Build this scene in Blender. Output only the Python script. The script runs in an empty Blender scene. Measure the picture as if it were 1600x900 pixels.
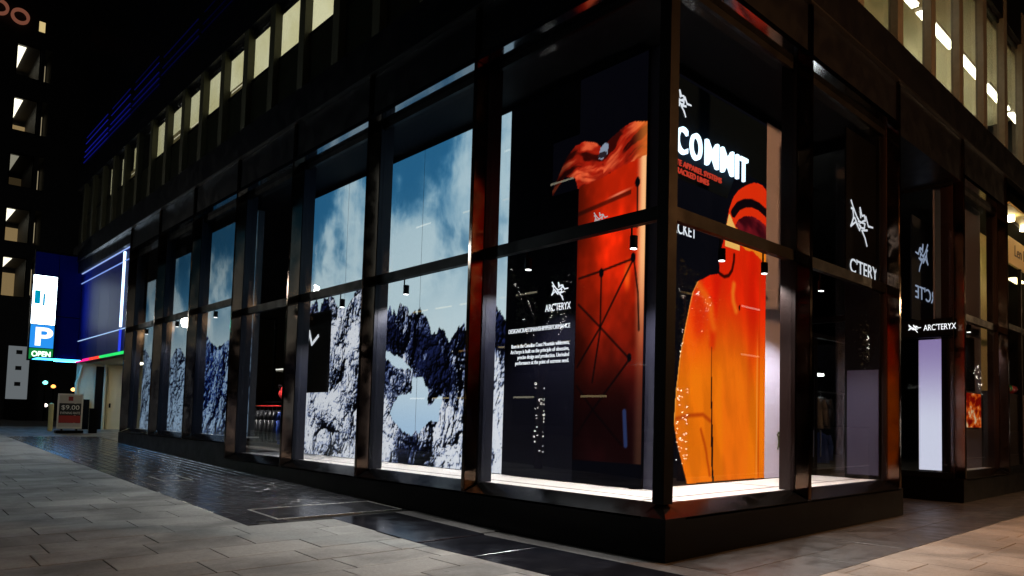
import bpy, bmesh, math, random
import numpy as np
from mathutils import Vector, Matrix
random.seed(7)
scn = bpy.context.scene
COL = scn.collection

# ------------------------------------------------------------------ camera
cam_d = bpy.data.cameras.new('camera'); cam = bpy.data.objects.new('camera', cam_d); COL.objects.link(cam)
cam_d.sensor_width = 36; cam_d.lens = 25.32; cam_d.shift_x = -0.1026; cam_d.shift_y = 0.0902
cam_d.clip_start = 0.05; cam_d.clip_end = 2000
FW = Vector((-0.68475717, 0.72654121, 0.05696914)); RR = Vector((0.7283687, 0.68488268, 0.02036546)); UU = Vector((0.02422083, -0.05543993, 0.9981682))
M = Matrix((RR, UU, -FW)).transposed().to_4x4(); M.translation = Vector((5.7019, -6.8791, 1.6)); cam.matrix_world = M
scn.camera = cam
# ------------------------------------------------------------------ night sky, faint moon, exposure
w = bpy.data.worlds.new('World'); scn.world = w; w.use_nodes = True
nt = w.node_tree; bg = nt.nodes['Background']
sky = nt.nodes.new('ShaderNodeTexSky'); sky.sky_type = 'NISHITA'; sky.sun_disc = False
sky.sun_elevation = math.radians(-4); sky.sun_rotation = math.radians(200)
nt.links.new(sky.outputs[0], bg.inputs[0]); bg.inputs[1].default_value = 0.02
sun_d = bpy.data.lights.new('moon', 'SUN'); sun_d.energy = 0.012; sun_d.angle = math.radians(10); sun_d.color = (.8, .88, 1)
sun = bpy.data.objects.new('moon', sun_d); COL.objects.link(sun); sun.rotation_euler = (math.radians(40), 0, math.radians(30))
scn.view_settings.view_transform = 'Standard'; scn.view_settings.look = 'None'
scn.view_settings.exposure = 0; scn.view_settings.gamma = 1
scn.cycles.max_bounces = 8; scn.cycles.transparent_max_bounces = 16; scn.cycles.glossy_bounces = 4; scn.cycles.diffuse_bounces = 3
scn.cycles.caustics_reflective = False; scn.cycles.caustics_refractive = False
scn.cycles.sample_clamp_indirect = 4.0

# ------------------------------------------------------------------ materials
MATS = {}
def mat(name, col=(.5, .5, .5), rough=.5, metal=0., noise=0., nscale=8., bump=0., bscale=60., rnd=0., spec=.5, rnoise=0., stains=0., coat=0., spots=0.):
    if name in MATS: return MATS[name]
    m = bpy.data.materials.new(name); m.use_nodes = True; t = m.node_tree; b = t.nodes['Principled BSDF']
    b.inputs['Base Color'].default_value = (*col, 1); b.inputs['Roughness'].default_value = rough
    b.inputs['Metallic'].default_value = metal; b.inputs['Specular IOR Level'].default_value = spec
    if coat: b.inputs['Coat Weight'].default_value = coat; b.inputs['Coat Roughness'].default_value = .08
    tc = t.nodes.new('ShaderNodeTexCoord'); geo = t.nodes.new('ShaderNodeNewGeometry')
    last = None
    if noise or rnd or stains:
        v = None
        def mul(a, bsock):
            n = t.nodes.new('ShaderNodeMath'); n.operation = 'MULTIPLY'
            if a is None: return bsock
            t.links.new(a, n.inputs[0]); t.links.new(bsock, n.inputs[1]); return n.outputs[0]
        def ranged(sock, lo, hi, f0=0., f1=1.):
            n = t.nodes.new('ShaderNodeMapRange'); n.inputs[1].default_value = f0; n.inputs[2].default_value = f1
            n.inputs[3].default_value = lo; n.inputs[4].default_value = hi; t.links.new(sock, n.inputs[0]); return n.outputs[0]
        if noise:
            nz = t.nodes.new('ShaderNodeTexNoise'); nz.inputs['Scale'].default_value = nscale; nz.inputs['Detail'].default_value = 6
            nz.inputs['Roughness'].default_value = .65
            t.links.new(geo.outputs['Position'], nz.inputs['Vector']); v = ranged(nz.outputs['Fac'], 1 - noise, 1 + noise, .3, .7)
        if rnd:
            oi = t.nodes.new('ShaderNodeObjectInfo'); v = mul(v, ranged(oi.outputs['Random'], 1 - rnd, 1 + rnd))
        if stains:
            nz = t.nodes.new('ShaderNodeTexNoise'); nz.inputs['Scale'].default_value = .9; nz.inputs['Detail'].default_value = 5
            nz.inputs['Distortion'].default_value = .6
            t.links.new(geo.outputs['Position'], nz.inputs['Vector']); v = mul(v, ranged(nz.outputs['Fac'], 1 - stains, 1.05, .36, .56))
        if spots:
            vo = t.nodes.new('ShaderNodeTexVoronoi'); vo.inputs['Scale'].default_value = 2.6; vo.inputs['Randomness'].default_value = 1
            nz = t.nodes.new('ShaderNodeTexNoise'); nz.inputs['Scale'].default_value = 30; ad = t.nodes.new('ShaderNodeMath'); ad.operation = 'MULTIPLY_ADD'; ad.inputs[1].default_value = .05
            t.links.new(geo.outputs['Position'], vo.inputs['Vector']); t.links.new(geo.outputs['Position'], nz.inputs['Vector'])
            t.links.new(nz.outputs['Fac'], ad.inputs[0]); t.links.new(vo.outputs['Distance'], ad.inputs[2]); v = mul(v, ranged(ad.outputs[0], 1-spots, 1., .085, .11))
        mx = t.nodes.new('ShaderNodeVectorMath'); mx.operation = 'SCALE'; mx.inputs[0].default_value = col
        t.links.new(v, mx.inputs['Scale']); t.links.new(mx.outputs[0], b.inputs['Base Color'])
    if rnoise:
        nz = t.nodes.new('ShaderNodeTexNoise'); nz.inputs['Scale'].default_value = 3.5; nz.inputs['Detail'].default_value = 7
        t.links.new(geo.outputs['Position'], nz.inputs['Vector'])
        mr = t.nodes.new('ShaderNodeMapRange'); mr.inputs[1].default_value = .35; mr.inputs[2].default_value = .65
        mr.inputs[3].default_value = max(.02, rough - rnoise); mr.inputs[4].default_value = rough + rnoise
        t.links.new(nz.outputs['Fac'], mr.inputs[0]); t.links.new(mr.outputs[0], b.inputs['Roughness'])
    if bump:
        nz = t.nodes.new('ShaderNodeTexNoise'); nz.inputs['Scale'].default_value = bscale; nz.inputs['Detail'].default_value = 5
        t.links.new(geo.outputs['Position'], nz.inputs['Vector'])
        bp = t.nodes.new('ShaderNodeBump'); bp.inputs['Strength'].default_value = bump; bp.inputs['Distance'].default_value = .02
        t.links.new(nz.outputs['Fac'], bp.inputs['Height']); t.links.new(bp.outputs[0], b.inputs['Normal'])
    MATS[name] = m; return m
def emit(name, col, s=1.):
    if name in MATS: return MATS[name]
    m = bpy.data.materials.new(name); m.use_nodes = True; t = m.node_tree; t.nodes.remove(t.nodes['Principled BSDF'])
    e = t.nodes.new('ShaderNodeEmission'); e.inputs[0].default_value = (*col, 1); e.inputs[1].default_value = s
    t.links.new(e.outputs[0], t.nodes['Material Output'].inputs[0]); MATS[name] = m; return m
def glassmat(name, tint=(.93, .95, .96), ior=1.5, boost=1.0):
    m = bpy.data.materials.new(name); m.use_nodes = True; t = m.node_tree; t.nodes.remove(t.nodes['Principled BSDF'])
    tr = t.nodes.new('ShaderNodeBsdfTransparent'); tr.inputs[0].default_value = (*tint, 1)
    gl = t.nodes.new('ShaderNodeBsdfGlossy'); gl.inputs['Roughness'].default_value = .004
    fr = t.nodes.new('ShaderNodeFresnel'); fr.inputs[0].default_value = ior
    gb = t.nodes.new('ShaderNodeNewGeometry'); ib = t.nodes.new('ShaderNodeMapRange'); ib.inputs[3].default_value = ior; ib.inputs[4].default_value = 1/ior
    t.links.new(gb.outputs['Backfacing'], ib.inputs[0]); t.links.new(ib.outputs[0], fr.inputs[0])
    mu = t.nodes.new('ShaderNodeMath'); mu.operation = 'MULTIPLY'; mu.inputs[1].default_value = boost; mu.use_clamp = True
    # a very faint float-glass ripple so reflections wobble
    nz = t.nodes.new('ShaderNodeTexNoise'); nz.inputs['Scale'].default_value = 1.3; nz.inputs['Detail'].default_value = 1
    ge = t.nodes.new('ShaderNodeNewGeometry'); t.links.new(ge.outputs['Position'], nz.inputs['Vector'])
    bp = t.nodes.new('ShaderNodeBump'); bp.inputs['Strength'].default_value = .03; bp.inputs['Distance'].default_value = .01
    t.links.new(nz.outputs['Fac'], bp.inputs['Height']); t.links.new(bp.outputs[0], gl.inputs['Normal'])
    mx = t.nodes.new('ShaderNodeMixShader'); t.links.new(fr.outputs[0], mu.inputs[0]); t.links.new(mu.outputs[0], mx.inputs[0])
    t.links.new(tr.outputs[0], mx.inputs[1]); t.links.new(gl.outputs[0], mx.inputs[2])
    t.links.new(mx.outputs[0], t.nodes['Material Output'].inputs[0]); MATS[name] = m; return m
def printmat(name, s=1.):
    m = bpy.data.materials.new(name); m.use_nodes = True; t = m.node_tree; t.nodes.remove(t.nodes['Principled BSDF'])
    a = t.nodes.new('ShaderNodeVertexColor'); a.layer_name = 'print'
    e = t.nodes.new('ShaderNodeEmission'); e.inputs[1].default_value = s; t.links.new(a.outputs[0], e.inputs[0])
    t.links.new(e.outputs[0], t.nodes['Material Output'].inputs[0]); MATS[name] = m; return m

BLACK = mat('black_granite', (.0014, .0014, .0016), .34, noise=.3, nscale=90, rnoise=.05, spec=.1)
BLKMET = mat('black_metal', (.0022, .0022, .0026), .5, rnoise=.1, spec=.1)
FRAME = mat('dark_grey_frame', (.007, .0085, .017), .45, rnoise=.08, spec=.3)
BRONZE = mat('polished_dark_bronze', (.12, .078, .055), .11, 1., noise=.15, nscale=3, rnoise=.05)
SILL = mat('polished_black_sill', (.022, .021, .02), .18, .8, rnoise=.06, spec=.2)
SOFF = mat('polished_soffit', (.30,.32,.36), .09, 1., rnoise=.03)
TRIM = mat('brushed_steel_trim', (.32, .32, .33), .28, 1.)
FASCIA = mat('dark_fascia', (.003, .0035, .006), .35, rnoise=.05, spec=.25)
PIER = mat('olive_stone_pier', (.035, .033, .013), .6, noise=.2, nscale=12)
SPAND = mat('dark_spandrel', (.012, .013, .007), .3, spec=.3)
GLASS = glassmat('shop_glass', (.90, .92, .94), 1.5, 1.25)
GLASSB = glassmat('blue_dark_glass', (.10, .16, .45), 1.6, 1.6)
WHITEF = mat('white_display_floor', (.80, .76, .72), .45, noise=.05, nscale=3)
GROOVE = mat('dark_groove', (.05, .045, .04), .6)
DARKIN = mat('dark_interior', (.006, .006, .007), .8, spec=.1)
LILAC = mat('lilac_wall_paint', (.52, .50, .66), .7, noise=.05, nscale=1.2)
WHITE = mat('white_paint', (.75, .75, .73), .5)
LOGO = emit('lit_white_lettering', (.95, .97, 1), 1.1)
PAVER = mat('concrete_paver', (.31, .315, .30), .66, noise=.16, nscale=26, bump=.28, bscale=110, rnd=.2, stains=.42, rnoise=.12, spots=.35)
PAVERB = mat('warm_concrete_paver', (.30, .26, .215), .72, noise=.16, nscale=26, bump=.25, bscale=110, rnd=.12, stains=.35, rnoise=.12, spots=.35)
JOINT = mat('joint_sand', (.025, .024, .022), .95, noise=.3, nscale=60)
BRICK = mat('dark_brick_paver', (.055, .056, .064), .2, noise=.3, nscale=30, bump=.05, bscale=160, rnoise=.06, stains=.25)
GRAN = mat('dark_granite_slab', (.014, .015, .021), .16, noise=.4, nscale=120, bump=.03, bscale=200, rnoise=.06, stains=.3)
CONC = mat('grey_concrete_border', (.13, .125, .12), .7, noise=.3, nscale=20, bump=.3, stains=.35)
DSLAB = mat('brown_grey_slab', (.06, .053, .048), .45, noise=.25, nscale=14, bump=.15, bscale=120, rnd=.22, stains=.35, rnoise=.12)
ASPH = mat('asphalt', (.045, .045, .047), .8, noise=.3, nscale=60, bump=.4, bscale=200)
KERB = mat('granite_kerb', (.28, .27, .26), .7, noise=.2, nscale=30)

# ------------------------------------------------------------------ mesh helpers
class MB:
    def __init__(s): s.v = []; s.f = []
    def add(s, vs, fs):
        o = len(s.v); s.v += [tuple(p) for p in vs]; s.f += [tuple(i + o for i in f) for f in fs]; return s
    def box(s, a, b):
        x0, x1 = sorted((a[0], b[0])); y0, y1 = sorted((a[1], b[1])); z0, z1 = sorted((a[2], b[2]))
        return s.add([(x0,y0,z0),(x1,y0,z0),(x1,y1,z0),(x0,y1,z0),(x0,y0,z1),(x1,y0,z1),(x1,y1,z1),(x0,y1,z1)],
                     [(3,2,1,0),(4,5,6,7),(0,1,5,4),(1,2,6,5),(2,3,7,6),(3,0,4,7)])
    def hexa(s, p):   # 8 corners, same order as box
        return s.add(p, [(3,2,1,0),(4,5,6,7),(0,1,5,4),(1,2,6,5),(2,3,7,6),(3,0,4,7)])
    def prism(s, poly, ax, a, b):
        n = len(poly)
        def P(q, t): return {'x': (t, q[0], q[1]), 'y': (q[0], t, q[1]), 'z': (q[0], q[1], t)}[ax]
        vs = [P(q, a) for q in poly] + [P(q, b) for q in poly]
        return s.add(vs, [tuple(range(n)), tuple(range(2*n-1, n-1, -1))] + [(i, i+n, (i+1) % n + n, (i+1) % n) for i in range(n)])
    def tube(s, p, q, r0, r1=None, n=10):
        r1 = r0 if r1 is None else r1; p = Vector(p); q = Vector(q); d = (q - p).normalized()
        u = d.orthogonal().normalized(); v = d.cross(u)
        vs = [p + (u*math.cos(2*math.pi*i/n) + v*math.sin(2*math.pi*i/n))*r0 for i in range(n)] + [q + (u*math.cos(2*math.pi*i/n) + v*math.sin(2*math.pi*i/n))*r1 for i in range(n)]
        return s.add(vs, [tuple(range(n-1, -1, -1)), tuple(range(n, 2*n))] + [(i, (i+1) % n, (i+1) % n + n, i+n) for i in range(n)])
    def lathe(s, c, prof, n=20):
        vs = []; fs = []
        for r, z in prof: vs += [(c[0]+r*math.cos(2*math.pi*i/n), c[1]+r*math.sin(2*math.pi*i/n), c[2]+z) for i in range(n)]
        for k in range(len(prof)-1): fs += [(k*n+i, k*n+(i+1) % n, (k+1)*n+(i+1) % n, (k+1)*n+i) for i in range(n)]
        fs += [tuple(range(n-1, -1, -1)), tuple((len(prof)-1)*n+i for i in range(n))]
        return s.add(vs, fs)
    def mesh(s, name, m=None, smooth=False, bevel=0.):
        me = bpy.data.meshes.new(name); me.from_pydata(s.v, [], s.f)
        bm = bmesh.new(); bm.from_mesh(me); bmesh.ops.recalc_face_normals(bm, faces=bm.faces)
        if bevel: bmesh.ops.bevel(bm, geom=[e for e in bm.edges], offset=bevel, segments=1, affect='EDGES', profile=.5)
        bm.to_mesh(me); bm.free()
        if smooth: me.shade_smooth()
        if m: me.materials.append(m)
        return me
    def build(s, name, m, parent=None, smooth=False, bevel=0., loc=None):
        return link(name, s.mesh(name, m, smooth, bevel), parent, loc)
def link(name, data, parent=None, loc=None):
    o = bpy.data.objects.new(name, data); COL.objects.link(o)
    if parent is not None: o.parent = parent; o.matrix_parent_inverse = Matrix.Translation(-parent.location) if not parent.parent else Matrix.Identity(4)
    if loc is not None: o.location = loc
    return o
def tag(o, label=None, cat=None, group=None, kind=None):
    if label: o['label'] = label
    if cat: o['category'] = cat
    if group: o['group'] = group
    if kind: o['kind'] = kind
    return o
def empty(name, loc, label, cat, group=None):
    o = bpy.data.objects.new(name, None); COL.objects.link(o); o.location = loc; o.empty_display_size = .1
    return tag(o, label, cat, group)
def sub(parent, name, data):     # child whose data is already in the world frame of an origin-based thing
    return link(name, data, parent)
def text(name, s, loc, size, facing, m, parent=None, align='LEFT', ext=.004, mirror=False, spacing=1., xscale=1.):
    cu = bpy.data.curves.new(name, 'FONT'); cu.body = s; cu.size = size; cu.extrude = ext; cu.align_x = align
    cu.space_character = spacing; cu.materials.append(m)
    o = bpy.data.objects.new(name, cu); COL.objects.link(o)
    rz = {'-y': 0, '+x': math.pi/2, '+y': math.pi, '-x': -math.pi/2}[facing]
    o.matrix_world = Matrix.Translation(loc) @ Matrix.Rotation(rz, 4, 'Z') @ Matrix.Rotation(math.pi/2, 4, 'X') @ Matrix.Diagonal((-xscale if mirror else xscale, 1, 1, 1))
    if parent is not None:
        o.parent = parent; o.matrix_parent_inverse = Matrix.Translation(-parent.location)
    return o
STROKES = [[(.06,.99),(.16,.82),(.30,.64),(.44,.53)], [(.07,.80),(.17,.81)], [(.13,.80),(.16,.60),(.09,.42),(.05,.35)],
           [(.42,.92),(.50,.74),(.60,.78),(.64,.66),(.52,.60)], [(.42,.92),(.45,.68)], [(.66,.76),(.77,.55),(.96,.57)],
           [(.05,.35),(.25,.51),(.40,.34),(.45,.46)], [(.20,.60),(.34,.44)], [(.72,.43),(.50,.36),(.63,.20),(.71,.02)], [(.35,.56),(.62,.57),(.60,.44),(.44,.42),(.37,.5)]]
def logo(name, o3, wd, ht, facing, m, parent=None, th=.045, mirror=False, only=None):
    """stroke emblem; o3 = lower left corner in the world, thickness sticks out of its board"""
    mb = MB(); ux = {'-y': Vector((1,0,0)), '+x': Vector((0,1,0))}[facing]; n = {'-y': Vector((0,-1,0)), '+x': Vector((1,0,0))}[facing]
    o3 = Vector(o3)
    for si, st in enumerate(STROKES):
        if only and si not in only: continue
        for a, b in zip(st[:-1], st[1:]):
            ax, bx = (1-a[0], 1-b[0]) if mirror else (a[0], b[0])
            p = Vector((ax*wd, a[1]*ht)); q = Vector((bx*wd, b[1]*ht)); d = (q-p).normalized(); pr = Vector((-d.y, d.x))*th*ht*.5
            p = p - d*th*ht*.3; q = q + d*th*ht*.3
            c = [p+pr, p-pr, q-pr*.7, q+pr*.7]
            vs = [o3 + ux*k.x + Vector((0,0,k.y)) for k in c]; vs2 = [v + n*.006 for v in vs]
            mb.add(vs+vs2, [(0,1,2,3),(7,6,5,4),(0,4,5,1),(1,5,6,2),(2,6,7,3),(3,7,4,0)])
    return mb.build(name, m, parent)

# ------------------------------------------------------------------ prints (flat artwork on boards and lightboxes)
def vnoise(x, y, seed, octs=5, gain=.5):
    rng = np.random.RandomState(seed); tot = np.zeros_like(x); amp = 1.; s = 0.
    for o in range(octs):
        tab = rng.rand(256, 256); xi = np.floor(x).astype(int); yi = np.floor(y).astype(int)
        fx = x - xi; fy = y - yi; fx = fx*fx*(3-2*fx); fy = fy*fy*(3-2*fy)
        g = lambda a, b: tab[a & 255, b & 255]
        tot += amp*((g(xi,yi)*(1-fx)+g(xi+1,yi)*fx)*(1-fy) + (g(xi,yi+1)*(1-fx)+g(xi+1,yi+1)*fx)*fy)
        s += amp; amp *= gain; x = x*2.03+11.3; y = y*2.03+5.7
    return tot/s
def sstep(a, b, x): t = np.clip((x-a)/(b-a), 0, 1); return t*t*(3-2*t)
def mix(a, b, t): t = t[..., None]; return np.asarray(a)*(1-t) + np.asarray(b)*t
def inpoly(px, py, poly):
    r = np.zeros(px.shape, bool); n = len(poly)
    for i in range(n):
        x0, y0 = poly[i]; x1, y1 = poly[i-1]
        c = ((y0 > py) != (y1 > py)) & (px < (x1-x0)*(py-y0)/(y1-y0+1e-12)+x0); r ^= c
    return r
def segd(px, py, a, b):
    ax, ay = a; bx, by = b; dx, dy = bx-ax, by-ay; t = np.clip(((px-ax)*dx+(py-ay)*dy)/(dx*dx+dy*dy+1e-9), 0, 1)
    return np.hypot(px-ax-t*dx, py-ay-t*dy)
def pathd(px, py, pts): return np.min([segd(px, py, a, b) for a, b in zip(pts[:-1], pts[1:])], axis=0)
def lin(c): c = np.clip(c, 0, 1); return np.where(c <= .04045, c/12.92, ((c+.055)/1.055)**2.4)
def printmesh(name, u0, u1, z0, z1, step, fn, plane, c, m):
    """grid sheet in plane y=c (u = X) or x=c (u = Y), coloured per vertex by fn(u, z) given as display colours"""
    nu = max(2, int((u1-u0)/step)+1); nz = max(2, int((z1-z0)/step)+1)
    U, Zz = np.meshgrid(np.linspace(u0, u1, nu), np.linspace(z0, z1, nz), indexing='ij')
    colr = lin(fn(U, Zz)).reshape(-1, 3)
    u = U.ravel(); z = Zz.ravel(); k = np.full_like(u, c)
    co = np.stack([u, k, z] if plane == 'y' else [k, u, z], 1)
    i, j = np.meshgrid(np.arange(nu-1), np.arange(nz-1), indexing='ij'); a = (i*nz+j).ravel()
    q = np.stack([a, a+nz, a+nz+1, a+1], 1).astype(np.int32)
    me = bpy.data.meshes.new(name); me.vertices.add(len(co)); me.vertices.foreach_set('co', co.ravel())
    me.loops.add(q.size); me.loops.foreach_set('vertex_index', q.ravel()); me.polygons.add(len(q))
    me.polygons.foreach_set('loop_start', np.arange(0, q.size, 4, dtype=np.int32)); me.update(calc_edges=True)
    at = me.color_attributes.new('print', 'FLOAT_COLOR', 'POINT')
    at.data.foreach_set('color', np.concatenate([colr, np.ones((len(colr), 1))], 1).astype(np.float32).ravel())
    me.materials.append(m); return me
RIDGE = [(-13.6,4.5),(-13.15,4.59),(-12.6,4.52),(-12.38,4.48),(-12.18,4.25),(-11.95,4.47),(-11.49,4.49),(-11.06,4.22),(-10.79,4.17),(-10.55,4.33),(-10.31,4.49),(-10.07,4.55),(-9.6,4.5),
         (-9.09,4.18),(-8.97,4.08),(-8.88,3.95),(-8.71,3.93),(-8.57,3.83),(-8.33,3.91),(-8.02,3.92),(-7.75,3.77),(-7.45,3.73),(-7.18,3.54),(-6.95,3.31),(-6.79,3.38),(-6.64,3.25),(-6.39,3.07),(-6.32,3.07),(-6.2,3.16),(-5.99,3.28),(-5.78,3.35),(-5.54,3.46),(-4.99,3.62),(-4.6,3.3),(-4.3,3.1)]
HOLE = [(-7.66,2.4),(-7.34,2.44),(-7.19,2.31),(-7.13,2.18),(-7.09,1.86),(-6.86,1.89),(-6.57,2.05),(-6.62,1.71),(-6.63,1.51),(-7.04,1.49),(-7.3,1.34),(-7.63,1.22),(-7.99,1.29),(-8.31,1.47),(-8.54,1.62),(-8.43,1.91),(-8.23,2.07),(-7.72,2.11)]
PATCH = [(-8.81,3.02),(-8.34,2.91),(-7.96,2.77),(-7.72,2.6),(-8.19,2.66),(-8.79,2.81)]
def sky_print(X, Z, seed=3, zl=3.4, zh=7.2):
    wx = X + (vnoise(X*.7, Z*.7, seed+2, 3)-.5)*1.2
    n = vnoise(wx*.6+Z*.35, Z*.55-wx*.15, seed, 7, .58); n2 = vnoise(X*.30+3, Z*.36+1, seed+5, 3); st = vnoise(X*2.2, Z*.22, seed+7, 4, .6)
    t = sstep(zl, zh, Z)
    base = mix((.86,.93,.94), (.20,.48,.66), np.clip(t*1.1-.05, 0, 1))
    cl = sstep(.36, .60, n*.55+n2*.30+st*.15 + .10*(1-t))
    c = mix(base, (.83,.92,.94), cl*.9)
    dk = sstep(.50, .37, n*.5+n2*.5)
    return mix(c, (.17,.42,.58), dk*.7*np.clip(t*1.7, 0, 1))
def relief(X, Z, seed):
    """ridged rock relief and the light it catches from the upper right"""
    def hf(x, z):
        wx = (vnoise(x*.9, z*.9, seed+70, 5, .6)-.5)*.75; wz = (vnoise(x*.9+9, z*.9, seed+71, 5, .6)-.5)*.75
        u = (x+wx)*1.5 + z*.5; v = (z+wz)*1.1 - x*.35; t = 0.; amp = 1.; w = 1.
        for o in range(6):
            n = 1-np.abs(vnoise(u, v, seed+o, 1)*2-1); n = n*n; t = t + amp*n*w; w = np.clip(n*1.6, 0, 1); amp *= .53; u, v = u*1.75+v*.95+3.1, v*1.75-u*.95+1.7
        return t
    e = .018; h0 = hf(X, Z); gx = (hf(X+e, Z)-h0)/e; gz = (hf(X, Z+e)-h0)/e
    k = .22; n = np.sqrt(1+(k*gx)**2+(k*gz)**2); sh = (-k*gx*.55 - k*gz*-.60 + .58)/n
    return np.clip(sh, 0, 1), vnoise(X*17+Z*9, Z*15-X*6, seed+40, 4, .7), h0
def mountain(X, Z):
    c = sky_print(X, Z)
    rx, rz = zip(*RIDGE); jag = (np.abs(vnoise(X*2.6, X*0+2, 21, 4, .62)-.5)*-1.0+.14) + (vnoise(X*11, X*0+5, 22, 3, .7)-.5)*.05
    d = np.interp(X, rx, rz) + jag - Z                     # depth under the ridge
    g = vnoise(X*1.25+4, Z*1.35+X*.5, 40, 3)
    sh, fine, hgt = relief(X, Z, 33)
    th = .50 - (g-.5)*1.0 + .22*sstep(1.3, .1, d)
    th = th - .16*sstep(-9.3, -10.2, X) - .10*sstep(2.2, .8, Z)
    th = th + .22*np.exp(-(((X+7.35)/.8)**2 + ((Z-2.85)/.6)**2)) + .16*np.exp(-(((X+8.3)/.8)**2 + ((Z-3.5)/.5)**2)) - .18*sstep(-6.5, -5.9, X)*sstep(2.9, 2.2, Z)
    th = th + .30*np.exp(-(((X+6.0)/.55)**2 + ((Z-1.2)/.33)**2)) + .18*np.exp(-(((X+7.2)/.7)**2 + ((Z-.85)/.25)**2)) - .12*np.exp(-(((X+8.6)/.7)**2 + ((Z-1.0)/.5)**2))
    b_ = sh*.62 + fine*.38 - th
    sn = sstep(-.10, .16, b_)
    rock = mix((.012,.013,.025), (.11,.14,.30), sstep(.35, .85, sh*.7+fine*.3))
    snow = mix((.52,.60,.80), (.98,.985,1.), sstep(.0, .30, b_))
    mt = rock*(1-sn[...,None]) + snow*sn[...,None]
    wx = X + (vnoise(X*6, Z*6, 81, 3)-.5)*.16; wz = Z + (vnoise(X*6, Z*6, 82, 3)-.5)*.16
    hole = inpoly(wx, wz, HOLE) | inpoly(wx, wz, PATCH)
    mt[hole] = (mix((.74,.86,.96), (.86,.94,.98), sstep(1.2, 2.4, Z)))[hole]
    return np.where((d > 0)[...,None], mt, c)
def kpts(pts, k): return [(5.7+(x-5.7)*k, 1.6+(z-1.6)*k) for x, z in pts]
K5 = .877
R5 = kpts([(-22.5,4.7),(-21.44,4.43),(-20.61,4.12),(-20.41,4.02),(-19.82,3.79),(-19.23,3.74),(-18.84,3.84),(-18.52,3.94),(-16,4.6)], K5)
R6 = kpts([(-26,2.2),(-24.76,3.24),(-24.44,3.59),(-24.1,3.85),(-23.67,3.97),(-23.19,3.76),(-22.79,3.51),(-22.32,3.27),(-20,2.4)], K5)
R7 = kpts([(-31,2.6),(-28.92,3.52),(-28.62,3.88),(-28.11,4.17),(-27.49,3.83),(-27.01,3.65),(-25,2.7)], K5)
def bluepeak(R, seed, lo):
    def fn(X, Z):
        c = sky_print(X, Z, seed, 2.9, 6.9); c = c*(1 - .25*sstep(4.6, 6.6, Z)[...,None])
        rx, rz = zip(*R); d = np.interp(X, rx, rz) + (vnoise(X*6, X*0+1, seed+9, 4, .6)-.5)*.15 - Z
        sh, fine, hh = relief(X, Z, seed+20)
        r = mix((.015,.02,.10), (.09,.26,.68), sstep(.28, .72, sh*.75+fine*.25))
        sn = sstep(.52, .74, sh*.65+fine*.35 + .10*sstep(2.4, 1.2, Z) + .18*sstep(lo-.3, lo+.6, X) - .03)
        m_ = r*(1-sn[...,None]) + np.array((.74,.86,.97))*sn[...,None]
        return np.where((d > 0)[...,None], m_, c)
    return fn
JK_OUT = [(4.47,5.90),(4.30,5.97),(4.05,5.95),(3.77,5.82),(3.55,5.68),(3.377,5.495),(3.28,5.30),(3.20,5.0),(3.12,4.72),(3.02,4.45),(3.0,4.30),(3.02,4.12),(2.75,4.05),(2.405,3.889),(2.28,3.7),(2.211,3.497),(2.08,3.05),(1.97,2.606),(1.89,2.1),(1.851,1.604),(1.93,1.3),(2.08,.95),(2.213,.632),(2.87,.655),(2.84,1.0),(2.82,1.55),(2.81,2.2),(2.815,2.884),(2.835,2.3),(2.865,1.6),(2.90,1.2),(2.89,.9),(2.93,.655),(4.47,.636)]
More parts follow.
